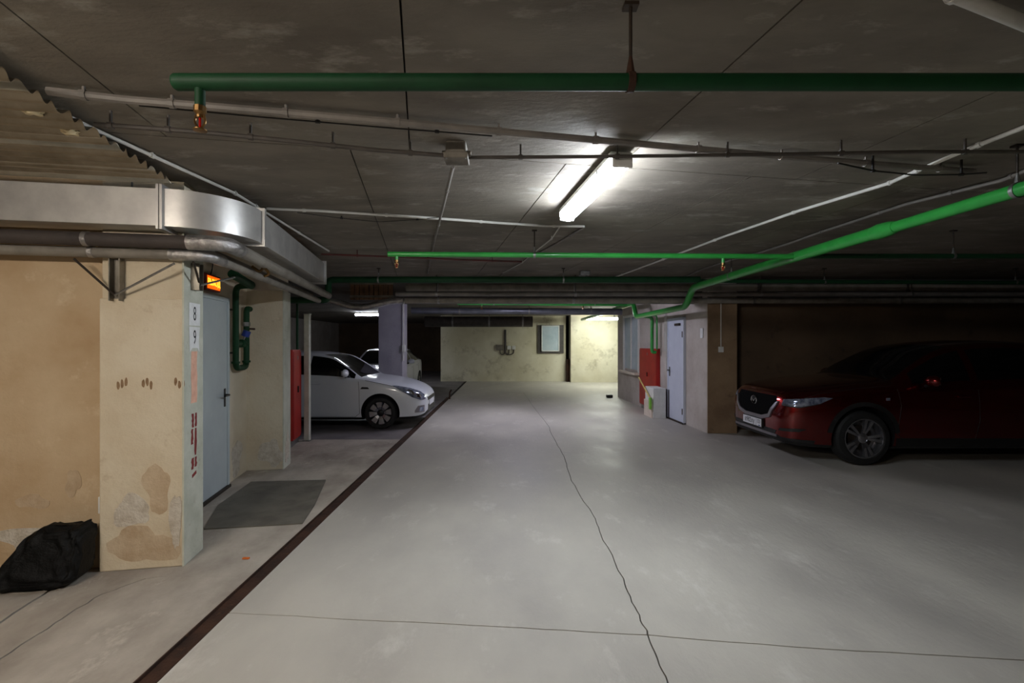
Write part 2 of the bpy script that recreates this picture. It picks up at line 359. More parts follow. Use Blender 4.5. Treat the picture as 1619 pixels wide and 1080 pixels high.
# window in the right wall
Mw = frame_M(RA+RD*3.75, RD, RN)
wn = struct(box('window_1', (0,-0.02,0.92), (1.25,0.004,2.34), pane_m, None, Mw)); wn['label'] = 'narrow pale framed window in the right wall'
for lo, hi in (((-0.06,0,0.86),(0,0.05,2.4)), ((1.25,0,0.86),(1.31,0.05,2.4)), ((-0.06,0,2.34),(1.31,0.05,2.4)), ((0.6,0,0.92),(0.65,0.04,2.34))):
    box('window_frame', lo, hi, white_p, wn, Mw, 0.004)
box('window_sill', (-0.1,0,0.80), (1.35,0.16,0.86), ivory_p, wn, Mw, 0.004)
# ================================================================== lamps
def lamp(name, c, dirv, length, width, strength, tint, label, group=None):
    e = empty(name, label, 'lamp', c, math.atan2(dirv.y, dirv.x), group)
    h = length/2; w = width/2
    box('housing', (-h+0.02,-w*1.0,-0.034), (h-0.02,w*1.0,0.0), white_p, e, None, 0.008)
    bm = bmesh.new(); n = 10; prev = None
    rings = []
    for x in (-h+0.022, h-0.022):
        rings.append([bm.verts.new((x, w*0.96*math.cos(math.pi*k/n), -0.03-0.075*math.sin(math.pi*k/n)**0.6 if 0 < k < n else -0.03)) for k in range(n+1)])
    for k in range(n): bm.faces.new((rings[0][k], rings[0][k+1], rings[1][k+1], rings[1][k]))
    bm.faces.new(rings[0]); bm.faces.new(rings[1][::-1]); bm.faces.new((rings[0][0], rings[1][0], rings[1][n], rings[0][n]))
    mesh_obj('diffuser', bm, lampmat('lamp glow %.1f %s' % (strength, str(tint)), tint, strength), e, True)
    for sx in (-1, 1): box('end_cap', (sx*h-0.022 if sx > 0 else -h, -w*0.9, -0.10), (h if sx > 0 else -h+0.022, w*0.9, -0.02), white_p, e, None, 0.008)
    for x in (-h*0.6, h*0.6): box('clip', (x-0.012,-w-0.006,-0.06), (x+0.012,w+0.006,-0.035), steel, e)
    for x in (-h*0.7, h*0.7): box('bracket', (x-0.02,-0.03,0.0), (x+0.02,0.03,ZC-c[2]), steel, e)
    return e
a, b = P(985,264,2.67), P(896,350,2.67); ZL = ZC-0.03
lamp('ceiling_lamp', Vector(((a.x+b.x)/2,(a.y+b.y)/2,ZL)), (b-a), 1.27, 0.14, LAMP_NEAR, (238,246,255), 'bright fluorescent batten lamp on the ceiling above the drive')
p = Dp(953,505,18.0); lamp('wall_lamp', Vector((p.x,18.0,2.62)), Vector((1,0,0)), 1.25, 0.14, LAMP_FAR, (250,255,244), 'fluorescent batten lamp shining over the far bright wall')
p = Dp(586,497,17.0); lamp('bay_lamp', Vector((-5.1,18.0,ZL)), Vector((1,0,0)), 1.25, 0.14, LAMP_BAY, (240,246,255), 'fluorescent batten lamp far back in the parking bay')
lamp('rear_lamp', Vector((-2.3,-0.5,ZL)), Vector((1,0,0)), 1.25, 0.14, LAMP_BACK, (255,243,228), 'fluorescent batten lamp on the ceiling nearest the left plaster wall')
lamp('beam_lamp', Vector((0.3,10.1,ZL)), Vector((0,1,0)), 1.25, 0.14, LAMP_MID, (234,233,255), 'fluorescent batten lamp hidden behind the concrete beam')

# ================================================================== green sprinkler pipes
def sprinkler(parent, p, drop=0.07, m=None):
    o = tube('drop_nipple', [p, p+Vector((0,0,-drop))], 0.017, m or green, parent, 10)
    q = p+Vector((0,0,-drop))
    bm = bmesh.new(); lathe(bm, [(0.02,0),(0.02,-0.02),(0.012,-0.03),(0.012,-0.04)], Matrix.Translation(q), 10)
    for s in (-1, 1): add_tube(bm, smooth_path([q+Vector((s*0.014,0,-0.03)), q+Vector((s*0.02,0,-0.055)), q+Vector((s*0.004,0,-0.078))], 0.015), 0.004, 6)
    lathe(bm, [(0.006,-0.078),(0.022,-0.08),(0.022,-0.084),(0.006,-0.086)], Matrix.Translation(q), 12)
    hd = mesh_obj('sprinkler_head', bm, brass, parent, True)
    tube('glass_bulb', [q+Vector((0,0,-0.036)), q+Vector((0,0,-0.076))], 0.004, redbulb, hd, 8)
def hanger(parent, p, r, axis='x', mm=rust):
    """strap round a pipe at p and a rod up to the ceiling"""
    bm = bmesh.new(); n = 20
    ax = Vector((0,1,0)) if axis == 'x' else Vector((1,0,0)); al = Vector((1,0,0)) if axis == 'x' else Vector((0,1,0))
    rings = []
    for k in range(n):
        a = 2*math.pi*k/n; o = ax*math.cos(a)+Vector((0,0,1))*math.sin(a)
        rings.append([bm.verts.new(p+o*rr+al*w) for rr, w in ((r+0.001,-0.012),(r+0.005,-0.012),(r+0.005,0.012),(r+0.001,0.012))])
    for k in range(n):
        for j in range(4): bm.faces.new((rings[k][j], rings[k][(j+1)%4], rings[(k+1)%n][(j+1)%4], rings[(k+1)%n][j]))
    add_tube(bm, [p+Vector((0,0,r+0.002)), p+Vector((0,0,r+0.06))], [0.016, 0.006], 8)
    mesh_obj('pipe_strap', bm, mm, parent, True)
    tube('hanger_rod', [p+Vector((0,0,r+0.05)), Vector((p.x,p.y,ZC))], 0.006, iron, parent, 8)
    box('anchor', (p.x-0.025,p.y-0.02,ZC-0.012), (p.x+0.025,p.y+0.02,ZC-0.0005), iron, parent)
ZP = 2.53
# front branch pipe
pl_ = P(279,130,ZP); yb = pl_.y
e = empty('sprinkler_pipe', 'shaded green sprinkler pipe crossing before the junction box, with one sprinkler drop', 'pipe')
tube('pipe_run', [(pl_.x,yb,ZP), (10.2,yb,ZP)], 0.0285, green_shaded, e, 20)
bm = bmesh.new(); lathe(bm, [(0.0,-0.012),(0.024,-0.008),(0.0285,0.0),(0.0285,0.01)], Matrix.Translation((pl_.x,yb,ZP)) @ Matrix.Rotation(math.pi/2,4,'Y'), 16); mesh_obj('end_cap', bm, green_shaded, e, True)
pd = P(328,140,ZP); sprinkler(e, Vector((pd.x,yb,ZP-0.025)), 0.06, green_shaded)
hanger(e, Vector((P(997,130,ZP).x,yb,ZP)), 0.0285); hanger(e, Vector((3.1,yb,ZP)), 0.0285); hanger(e, Vector((6.0,yb,ZP)), 0.0285)
# trunk main along the drive
XT = 3.04
e = empty('sprinkler_main', 'bright green main sprinkler pipe running deep along the drive', 'pipe')
tube('pipe_run', [(XT,-5.6,ZP),(XT,3.75,ZP)], 0.042, green, e, 20)
tube('coupling', [(XT,3.70,ZP),(XT,3.76,ZP),(XT,3.86,ZP),(XT,3.92,ZP)], [0.046,0.058,0.064,0.056], green, e, 20)
tube('pipe_run', [(XT,3.86,ZP),(XT,7.72,ZP),(XT,8.02,2.24),(XT,11.1,2.24),(XT,11.3,2.57),(XT,19.0,2.57)], 0.054, green, e, 20, 0.16)
tube('down_pipe', [(XT,10.75,2.24),(XT+0.27,10.75,2.22),(XT+0.27,10.75,1.42),(XT+0.36,10.75,1.42)], 0.038, green, e, 16, 0.09)
tube('down_pipe', [(XT,10.5,2.24),(XT+0.30,10.5,2.24),(XT+0.30,10.5,1.48)], 0.018, green, e, 12, 0.06)
hanger(e, Vector((XT,2.82,ZP)), 0.042, 'y', steel); hanger(e, Vector((XT,6.4,ZP)), 0.054, 'y', steel); hanger(e, Vector((XT,13.0,2.57)), 0.054, 'y', steel)
# second branch: plain green left of the main, right of it shade put into the paint colour
y2 = F*(ZP-EYE)/138
e = empty('sprinkler_pipe', 'green sprinkler branch pipe joining the main pipe beyond the ceiling lamp', 'pipe')
tube('pipe_run', [(P(612,404,ZP).x,y2,ZP+0.02),(XT,y2,ZP-0.005)], 0.027, green, e, 16)
tube('pipe_run', [(XT,y2,ZP),(10.2,y2,ZP)], 0.025, green_shaded, e, 16)
sprinkler(e, Vector((P(627,405,ZP).x,y2,ZP)), 0.04); sprinkler(e, Vector((P(1143,405,ZP).x,y2,ZP-0.02)), 0.05)
hanger(e, Vector((P(845,405,ZP).x,y2,ZP+0.01)), 0.027, 'x', steel); hanger(e, Vector((P(1492,408,ZP).x,y2,ZP)), 0.025, 'x', steel)
# cross pipe near the beam
e = empty('sprinkler_pipe', 'shaded green cross pipe running just before the concrete beam', 'pipe')
tube('pipe_run', [(-3.7,7.45,2.30),(-2.79,7.45,2.30),(-2.79,7.45,2.62),(XT,7.45,2.62)], 0.05, green_shaded, e, 16, 0.08)
tube('pipe_run', [(XT,7.45,2.60),(10.2,7.45,2.56)], 0.03, green_shaded, e, 12)
for x in (-2.0, 0.9, 5.0, 8.0): hanger(e, Vector((x,7.45,2.62 if x < 3 else 2.58)), 0.05 if x < 3 else 0.03, 'x', steel)
e = empty('sprinkler_pipe', 'thin green branch pipe seen beyond the beam, joining the main', 'pipe')
tube('pipe_run', [(-1.2,11.75,2.60),(XT,11.75,2.57)], 0.03, green, e, 12)
for x in (-0.6, 1.9): sprinkler(e, Vector((x,11.75,2.58)), 0.04); hanger(e, Vector((x+0.3,11.75,2.585)), 0.03, 'x', steel)
# ================================================================== grey service pipes before the beam
for (nm, x0, y, z, r, m, lb) in (('insulated_pipe',-1.75,8.32,2.60,0.065,insul_l,'thick grey insulated pipe across the beam, uppermost of three'),
                             ('insulated_pipe',-1.9,8.19,2.47,0.035,conduit_g,'thin grey pipe across the beam, between the two thick pipes'),
                             ('insulated_pipe',-1.8,8.44,2.38,0.05,insul_l,'grey insulated pipe across the beam, lowest of three')):
    e = empty(nm, lb, 'pipe'); tube('pipe_run', [(x0,y,z),(10.2,y,z)], r, m, e, 16)
    for x in (-1.2, 1.2, 4.4, 7.0):
        bm = bmesh.new(); add_tube(bm, [(x-0.02,y,z),(x+0.02,y,z)], r+0.006, 16); mesh_obj('clamp', bm, steel, e, True)
        tube('hanger_rod', [(x,y,z+r),(x,y,ZC)], 0.006, iron, e, 6)
e = empty('round_duct', 'long blue grey round duct beyond the beam', 'duct')
tube('duct_run', [(-2.45,12.3,2.47),(3.0,12.3,2.44)], 0.085, mat('blue grey steel', (124,127,138), 0.3, 0.7, c2=(104,107,118), scale=4), e, 20)
for x in (-1.2, 0.6, 2.2):
    tube('duct_band', [(x-0.02,12.3,2.456),(x+0.02,12.3,2.456)], 0.09, steel, e, 20); tube('hanger_rod', [(x,12.3,2.53),(x,12.3,ZC)], 0.006, iron, e, 6)
e = empty('round_duct', 'wide dark round duct hung before the stained back wall', 'duct')
tube('duct_run', [(-2.9,17.0,2.40),(0.95,17.0,2.40)], 0.19, conduit_d, e, 24)
for x in (-1.9, -0.6, 0.6): tube('duct_band', [(x-0.03,17.0,2.40),(x+0.03,17.0,2.40)], 0.197, steel, e, 24); tube('hanger_rod', [(x,17.0,2.59),(x,17.0,ZC)], 0.008, iron, e, 6)
# slatted brown panel and sagging foil pipe at the beam
e = empty('slatted_panel', 'brown wooden slat panel fixed high on the beam above the white car', 'panel')
for k in range(9): box('slat', (-2.86+k*0.088,8.70,2.42), (-2.86+k*0.088+0.076,8.745,2.78), wood, e, None, 0.004)
box('rail', (-2.86,8.68,2.46), (-2.06,8.70,2.50), galv_d, e); box('rail', (-2.86,8.68,2.70), (-2.06,8.70,2.74), galv_d, e)
tag(tube('foil_pipe', [(-3.5,8.45,2.42),(-3.1,8.45,2.38),(-2.75,8.45,2.27),(-2.5,8.45,2.26),(-2.2,8.45,2.34),(-2.0,8.44,2.38),(-1.815,8.44,2.38)], 0.06, foil, None, 14, 0.12), 'sagging foil wrapped pipe under the wooden slat panel', 'pipe')

# ================================================================== galvanised duct on the left
e = empty('air_duct', 'large galvanised rectangular air duct turning the corner over the door', 'duct')
ZB, ZT = 2.43, 2.69
vo, vi, uo = -0.17, 0.05, 0.43; ui = uo-(vi-vo); R = 0.48; cu, cv = uo-R, vo+R
lbox('duct_section', (-5.2,vo,ZB), (-0.075,vi,ZT), galv, e, 0.004)
lbox('duct_section', (ui,cv+0.03,ZB), (uo,2.85,ZT), galv, e, 0.004)
bm = bmesh.new(); rings = []; n = 16
for k in range(n+1):
    a = math.pi/2*k/n; rr = []
    for r_ in (R, R-(vi-vo)):
        q = L(cu+r_*math.sin(a), cv-r_*math.cos(a)); rr += [(q, ZB), (q, ZT)]
    rings.append([bm.verts.new((rr[j][0].x, rr[j][0].y, rr[j][1])) for j in (0,1,3,2)])
for k in range(n):
    for j in range(4): bm.faces.new((rings[k][j], rings[k][(j+1)%4], rings[k+1][(j+1)%4], rings[k+1][j]))
bm.faces.new(rings[0]); bm.faces.new(rings[-1][::-1]); mesh_obj('duct_elbow', bm, galv, e, True, 40)
for (u0, u1) in ((-0.085,-0.068), (-0.062,-0.045)):
    for lo, hi in (((u0,vo-0.025,ZB-0.025),(u1,vo,ZT+0.025)), ((u0,vi,ZB-0.025),(u1,vi+0.02,ZT+0.025)), ((u0,vo,ZT),(u1,vi,ZT+0.025)), ((u0,vo,ZB-0.025),(u1,vi,ZB))):
        lbox('flange', lo, hi, galv, e)
for v0 in (cv+0.005, cv+0.03, 2.82):
    for lo, hi in (((uo,v0,ZB-0.025),(uo+0.025,v0+0.018,ZT+0.025)), ((ui-0.025,v0,ZB-0.025),(ui,v0+0.018,ZT+0.025)), ((ui,v0,ZT),(uo,v0+0.018,ZT+0.025)), ((ui,v0,ZB-0.025),(uo,v0+0.018,ZB))):
        lbox('flange', lo, hi, galv, e)
for (u, v) in ((-0.3,-0.06), (-2.5,-0.06), (0.32,1.2), (0.32,2.5)):
    q = L(u, v); tube('hanger_rod', [(q.x,q.y,ZT),(q.x,q.y,ZC)], 0.006, steel, e, 6)
# insulated pipes under the duct
def corner_pipe(label, v0, u1, z, r, m, uend, u_start=-5.2, r2=None, m2=None):
    e = empty('insulated_pipe', label, 'pipe'); 
    tube('pipe_run', [L(u_start,v0,z), L(u1-0.22,v0,z)], r, m, e, 16)
    tube('taped_elbow', [L(u1-0.25,v0,z), L(u1,v0,z), L(u1,v0+0.25,z)], r+0.006, foil, e, 16, 0.16)
    tube('pipe_run', [L(u1,v0+0.22,z), L(u1,uend,z)], r2 or r, m2 or m, e, 16)
    for u in (-0.55, -1.6, -3.0):
        if u < u1-0.4:
            q = L(u, v0, z); a = L(u-0.015, v0, z); b = L(u+0.015, v0, z); tube('clamp', [a, b], r+0.004, foil, e, 16)
    return e
corner_pipe('dark foam insulated pipe under the air duct, outermost at the corner', -0.11, 0.33, 2.335, 0.048, insul_d, 3.65, m2=insul_l)
corner_pipe('grey insulated pipe tucked under the dark pipe near the numbered pillar', -0.055, 0.19, 2.255, 0.036, insul_l, 3.65)
corner_pipe('thin grey insulated pipe closest to the wall above the exit sign', -0.016, 0.09, 2.335, 0.025, insul_l, 3.65)
# brackets carrying the pipes
def bracket(label, o, out, along, drop):
    e = empty('pipe_bracket', label, 'bracket')
    M = Matrix(((along.x, out.x, 0, o.x), (along.y, out.y, 0, o.y), (0, 0, 1, o.z), (0, 0, 0, 1)))
    box('channel', (-0.035,0.002,-drop), (-0.028,0.06,0.0), galv_d, e, M); box('channel', (0.028,0.002,-drop), (0.035,0.06,0.0), galv_d, e, M); box('channel', (-0.028,0.002,-drop), (0.028,0.008,0.0), galv_d, e, M)
    tube('strut', [M @ Vector((0.0,0.05,-drop+0.04)), M @ Vector((-0.22,0.10,-0.02))], 0.008, iron, e, 8)
    tube('strut', [M @ Vector((0.0,0.05,-drop+0.04)), M @ Vector((0.42,0.14,-0.04))], 0.008, steel, e, 8)
    return e
bracket('galvanised channel bracket with two struts on the plaster left of the pillar', L(-0.42,0.012,2.22), -V, U, 0.30)
bracket('galvanised channel bracket on the pillar side above the number cards', L(0.006,0.13,2.22), U, V, 0.20)
q = L(0.30,0.75,2.29)
bm = bmesh.new(); add_tube(bm, smooth_path([q+Vector((-0.09,0,0.02)), q+Vector((-0.03,0.02,-0.03)), q+Vector((0.03,-0.02,0.01)), q+Vector((0.07,0,-0.05)), q+Vector((0.02,0,-0.07))], 0.03), 0.012, 8)
tag(mesh_obj('brass_clamp', bm, brass, None, True), 'small twisted brass clamp under the insulated pipes', 'clamp')
# corrugated sheet hung over the duct
bm = bmesh.new(); nv = 150; u0, u1 = -3.2, 0.02; zs = ZC-0.07; grid = []
for j in range(nv+1):
    v = -1.75 + j*(1.56/nv); h = 0.018*math.sin(2*math.pi*(v/0.092))
    jag = 0.006*math.sin(v*31)+0.004*math.sin(v*57)
    grid.append([bm.verts.new(L(uu+(jag if i == 1 else 0), v, zs+h+dz)) for dz in (0,0.003) for i, uu in enumerate((u0,u1))])
for j in range(nv):
    a, b = grid[j], grid[j+1]
    bm.faces.new((a[0],a[1],b[1],b[0])); bm.faces.new((a[2],b[2],b[3],a[3])); bm.faces.new((a[1],a[3],b[3],b[1])); bm.faces.new((a[0],b[0],b[2],a[2]))
e = empty('corrugated_sheet', 'corrugated metal sheet hung under the ceiling over the duct', 'sheet')
mesh_obj('sheet', bm, mat('corrugated sheet metal', (168,160,144), 0.36, 0.8, c2=(140,132,116), scale=5), e, True, 80)
for v in (-0.3, -0.9, -1.5):
    for u in (-0.2, -1.6, -2.9):
        q = L(u, v); tube('hanger_rod', [(q.x,q.y,zs+0.01),(q.x,q.y,ZC)], 0.006, iron, e, 6)
for (px, py) in ((52,176), (113,209)):
    c = P(px, py, zs-0.005); bm = bmesh.new(); bmesh.ops.create_icosphere(bm, subdivisions=3, radius=0.03)
    for v_ in bm.verts: v_.co = Vector((v_.co.x*1.4, v_.co.y*1.2, v_.co.z*0.5))*(1+0.5*noise.noise(v_.co*60)) + c
    mesh_obj('foam_clump', bm, mat('dried mounting foam', (220,206,170), 0.9, c2=(200,184,146), scale=30), e, True)

# ================================================================== conduits and cables on the ceiling
def run(name, label, cat, pix, z, r, m, clips=0, seg=8, bend=0.03):
    pts = [P(x, y, z) for x, y in pix]
    e = empty(name, label, cat); tube('conduit_run', pts, r, m, e, seg, bend)
    for k in range(clips):
        t = (k+0.5)/clips*(len(pts)-1); i = int(t); c = pts[i].lerp(pts[i+1], t-i); d = (pts[i+1]-pts[i]).normalized()
        tube('clip', [c-d*0.012, c+d*0.012], r+0.005, m, e, 8)
        box('clip_foot', (c.x-0.005,c.y-0.005,z), (c.x+0.005,c.y+0.005,ZC+0.001), m, e)
    return e
run('conduit', 'thick grey conduit sweeping across the whole ceiling behind the front pipe', 'conduit', [(75,144),(200,158),(400,174),(600,191),(780,207),(950,222),(1130,238),(1270,250),(1420,262),(1540,271)], ZC-0.04, 0.019, conduit_g, 10)
run('cable', 'thin black cable strung along the thick grey conduit', 'cable', [(220,167),(400,184),(600,201),(778,215)], ZC-0.03, 0.004, cable_k, 3)
run('conduit', 'dark conduit reaching the junction box from the corrugated sheet side', 'conduit', [(150,197),(200,200),(330,210),(460,223),(590,237),(706,246)], ZC-0.075, 0.013, conduit_d, 5)
run('conduit', 'straight dark conduit leading from the junction box toward the red car side', 'conduit', [(738,249),(880,248),(1000,247),(1150,245),(1300,243),(1450,240),(1640,240)], ZC-0.075, 0.011, conduit_d, 5)
run('conduit', 'grey conduit dropping away behind the junction box', 'conduit', [(716,264),(700,330),(688,376),(676,432)], ZC-0.042, 0.012, conduit_g, 3)
run('conduit', 'white conduit from the duct corner to the far end of the lamp', 'conduit', [(422,330),(500,333),(580,338),(700,346),(780,352),(860,357),(924,358)], ZC-0.012, 0.012, conduit_w, 4)
run('conduit', 'grey conduit bending away toward the beam past the lamp end', 'conduit', [(924,359),(880,385),(830,412),(790,437)], ZC-0.012, 0.012, conduit_g, 3)
run('cable', 'short pale cable leaving the far lamp end', 'cable', [(884,360),(872,378),(850,395),(826,415),(795,432)], ZC-0.035, 0.007, conduit_w, 2)
run('conduit', 'long white conduit slanting across the ceiling above the green main', 'conduit', [(1700,168),(1619,201),(1520,240),(1436,276),(1405,290),(1264,333),(1145,374),(1076,400),(1000,428),(965,441)], ZC-0.015, 0.013, conduit_w, 8)
run('cable', 'wavy grey cable conduit clipped beside the green main', 'cable', [(1640,262),(1585,285),(1516,302),(1432,323),(1363,346),(1298,367),(1245,386),(1199,400),(1150,413),(1110,426),(1076,441)], ZC-0.02, 0.013, conduit_g, 7)
run('cable', 'slack black cable hanging from the ceiling near the green main', 'cable', [(1325,258),(1380,270),(1450,277),(1520,276),(1560,273)], ZC-0.095, 0.005, cable_k, 2)
run('conduit', 'pale conduit along the edge of the corrugated sheet', 'conduit', [(8,134),(150,205),(260,255),(372,306),(398,322),(430,342),(520,397)], ZC-0.02, 0.011, conduit_w, 5)
run('cable', 'black sagging cable below the white conduit', 'cable', [(470,336),(540,345),(600,351),(660,347),(700,343)], ZC-0.02, 0.003, cable_k, 2)
run('pipe', 'thick pale pipe crossing the ceiling beside the front green pipe', 'pipe', [(1440,-36),(1530,0),(1619,37),(1760,96)], ZC-0.05, 0.022, conduit_w, 2, 14)
run('pipe', 'thin dark red pipe just beyond the second sprinkler branch', 'pipe', [(508,402),(620,406),(730,411),(825,414)], ZC-0.07, 0.012, mat('dark red pipe paint', (88,34,30), 0.5, c2=(70,28,26), scale=6), 3)
c = P(722,246,ZC-0.07)
e = empty('junction_box', 'dusty grey junction box on the ceiling where conduits meet', 'junction box', (c.x,c.y,ZC))
box('body', (-0.06,-0.055,-0.075), (0.06,0.055,-0.0005), box_g, e, None, 0.012); box('lid', (-0.07,-0.065,-0.105), (0.07,0.065,-0.073), box_g, e, None, 0.004)
for sx in (-1, 1):
    tube('gland', [(sx*0.06,0,-0.06),(sx*0.085,0,-0.06)], 0.018, box_g, e, 10)
for x, y in ((-0.055,-0.05),(0.055,-0.05)): tube('screw', [(x,y,-0.105),(x,y,-0.109)], 0.006, steel, e, 8)
c = P(924,432,ZC-0.03)
e = empty('metal_sensor', 'small shiny metal box on the ceiling before the beam', 'box', (c.x,c.y,ZC))
box('body', (-0.08,-0.1,-0.07), (0.08,0.1,-0.0005), steel, e, None, 0.01); tube('dome', [(0,0,-0.068),(0,0,-0.10),(0,0,-0.115)], [0.06,0.05,0.02], steel, e, 14)

# ================================================================== things by the left pillar
rt, up = V, Vector((0,0,1))
for s, z0, z1, lb in (('8', 1.755, 1.925, 'white paper card with a handwritten 8 on the pillar side'), ('9', 1.555, 1.745, 'torn white paper card with a handwritten 9 on the pillar side')):
    pts = [L(0.007,0.07,z0), L(0.007,0.245,z0), L(0.007,0.245,z1), L(0.007,0.07,z1)]
    if s == '9': pts = [L(0.007,0.08,z0), L(0.007,0.12,z0+0.03), L(0.007,0.20,z0+0.03), L(0.007,0.235,z0-0.005), L(0.007,0.225,z0+0.08), L(0.007,0.24,z1), L(0.007,0.07,z1)]
    e = tag(plate('number_card', pts, U, 0.0015, paper), lb, 'card')
    text_on('digit', s, 0.15, L(0.0088,0.157,(z0+z1)/2+(0.012 if s == '9' else 0)), rt, up, ink, e, 0.0006, 0.62)
pw = wl
def dab(name, v0, v1, z0, z1, m, seed):
    rnd = random.Random(seed); pts = []; n = 7
    for k in range(n): pts.append(L(0.006, v0+rnd.uniform(-0.006,0.006), z0+(z1-z0)*k/(n-1)))
    for k in range(n): pts.append(L(0.006, v1+rnd.uniform(-0.006,0.006), z1-(z1-z0)*k/(n-1)))
    return plate(name, pts, U, 0.0012, m, pw)
dab('paint_patch', 0.105, 0.20, 1.17, 1.56, peach, 1)
for z0, z1, v0, v1 in ((0.985,1.09,0.115,0.145),(0.985,1.09,0.165,0.195),(0.86,0.975,0.105,0.135),(0.77,0.975,0.16,0.19),(0.67,0.755,0.11,0.145),(0.68,0.755,0.165,0.195)):
    dab('paint_dash', v0, v1, z0, z1, redpaint, int(z0*1000+v0*100))
plate('paint_dash', [L(0.006,0.12,0.605), L(0.006,0.19,0.625), L(0.006,0.185,0.65), L(0.006,0.118,0.63)], U, 0.0012, redpaint, pw)
# illuminated exit sign above the door
e = empty('exit_sign', 'glowing orange exit sign box above the grey door', 'sign', L(-0.49,1.62,2.25), A10)
box('case', (0.002,-0.17,-0.085), (0.05,0.17,0.085), mat('dark red sign case', (110,22,14), 0.4, c2=(92,18,12), scale=6), e, None, 0.006)
box('face', (0.05,-0.15,-0.065), (0.054,0.15,0.065), mat('lit orange face', (240,120,20), 0.4, c2=(230,110,20), scale=6, emit=((255,96,8), 0.42)), e)
text_on('lettering', 'ВЫХОД', 0.095, (0.0552,0,0), (0,1,0), (0,0,1), mat('lit yellow letters', (255,220,90), 0.4, c2=(250,210,80), scale=6, emit=((255,190,50), 0.9)), e, 0.001, 0.85)
tag(tube('cable', [L(-0.47,1.62,2.335), L(-0.45,1.62,2.42), L(-0.40,1.5,2.5), L(-0.30,1.0,2.55), L(-0.2,0.34,2.6)], 0.006, cable_k, None, 8, 0.05), 'black supply cable rising from the exit sign', 'cable')
# green valve loop on the wall
e = empty('valve_manifold', 'green pipe loop with a blue handled valve on the plaster wall', 'pipe')
uu = -0.42
tube('pipe_run', [L(-0.20,2.0,2.28), L(uu,2.16,2.28), L(uu,2.16,1.33), L(uu,2.50,1.33), L(uu,2.50,2.05), L(uu,2.62,2.05)], 0.034, green_shaded, e, 14, 0.09)
tube('pipe_run', [L(-0.20,2.0,2.28), L(-0.2,1.45,2.33)], 0.045, green_shaded, e, 14)
tube('cross_link', [L(uu,2.16,1.62), L(uu,2.50,1.62)], 0.03, green_shaded, e, 12)
tube('valve_body', [L(uu,2.30,1.62), L(uu,2.33,1.62), L(uu,2.37,1.62), L(uu,2.40,1.62)], [0.036,0.05,0.05,0.036], green_shaded, e, 14)
tube('valve_stem', [L(uu,2.35,1.62), L(uu+0.04,2.35,1.72)], 0.012, steel, e, 8)
tube('valve_handle', [L(uu+0.035,2.35,1.705), L(uu+0.06,2.35,1.77)], 0.045, blue_m, e, 12)
tube('union_nut', [L(uu,2.50,1.83), L(uu,2.50,1.88)], 0.043, steel, e, 6); tube('tap_lever', [L(uu+0.03,2.50,1.80), L(uu+0.06,2.60,1.80)], 0.012, rust, e, 8)
for v in (2.16, 2.50): tube('elbow_flange', [L(uu,v,1.385), L(uu,v,1.41)], 0.046, green_shaded, e, 12)
for z in (1.5, 2.0): lbox('wall_clip', (-0.49,2.14,z), (uu,2.18,z+0.02), iron, e)
# socket at the pillar's hidden side, mat, bag, scrap
so = tag(lbox('wall_socket', (-0.575,0.045,0.40), (-0.545,0.078,0.52), white_p, None, 0.004), 'small wall socket in the corner left of the pillar', 'socket')
mp_ = [G(322,838), G(345,800), G(397,763), G(515,760), G(497,800), G(478,829)]
e = tag(prism('floor_mat', [(p.x, p.y) for p in mp_], 0.001, 0.012, mat_m), 'dark grey rubber mat on the floor before the door', 'mat')
bm = bmesh.new(); bmesh.ops.create_icosphere(bm, subdivisions=5, radius=1.0)
for v_ in bm.verts:
    d = v_.co.normalized(); sp = [math.copysign(abs(q)**0.42, q) for q in d]; t = (sp[2]+1)/2
    n3 = d*2.2; k = noise.noise(n3)*0.5+noise.noise(n3*2.7)*0.3+noise.noise(n3*6)*0.12
    left = -0.29+0.23*t; right = 0.26; fold = 0.012*math.sin(14*sp[0]+9*sp[2]+4*noise.noise(n3))
    v_.co = Vector((left+(right-left)*(sp[0]+1)/2+0.02*k, 0.05*t+sp[1]*(0.15-0.06*t)+0.03*k+fold, max(0.0, 0.375*t+0.02*k*t*2)))
bg = mesh_obj('rubbish_bag', bm, bag_m, None, True, 180); bg.location = L(-0.80,-0.135,0.006); bg.rotation_euler = (0,0,A10)
tag(bg, 'crumpled black plastic rubbish bag slumped against the plaster wall', 'bag')
q = G(389,884); tag(box('orange_scrap', (q.x-0.025,q.y-0.012,0.0012), (q.x+0.025,q.y+0.012,0.012), orange_m, None, None, 0.004), 'tiny orange scrap lying on the floor beside the drain', 'litter')
# red cabinets
def cabinet(label, M, w, dep, h, m=red_m, plinth=0.10):
    e = empty('fire_cabinet', label, 'cabinet')
    box('body', (0,0,plinth), (w,dep,h), m, e, M, 0.006); box('plinth', (0.03,0.02,0.0), (w-0.03,dep-0.03,plinth), steel, e, M)
    dr_ = box('door', (0.02,dep,plinth+0.03), (w-0.02,dep+0.012,h-0.03), m, e, M, 0.004)
    box('handle', (w*0.5-0.01,dep+0.012,h*0.55), (w*0.5+0.01,dep+0.03,h*0.55+0.1), black_p, dr_, M)
    box('latch', (w*0.5-0.02,dep+0.012,h-0.16), (w*0.5+0.02,dep+0.016,h-0.10), steel, dr_, M)
    return e
cabinet('tall red fire cabinet beyond the pilaster near the white car', frame_M(L(-0.488,4.02), V, U), 0.5, 0.22, 1.52)
cabinet('tall red fire cabinet behind the white box by the window', frame_M(RA+RD*2.28+RN*0.003, RD, RN), 1.2, 0.08, 1.5)
q = Dp(486,702,7.9)
e = empty('steel_post', 'pale square post standing before the rear door of the white sedan', 'post', (q.x,7.9,0))
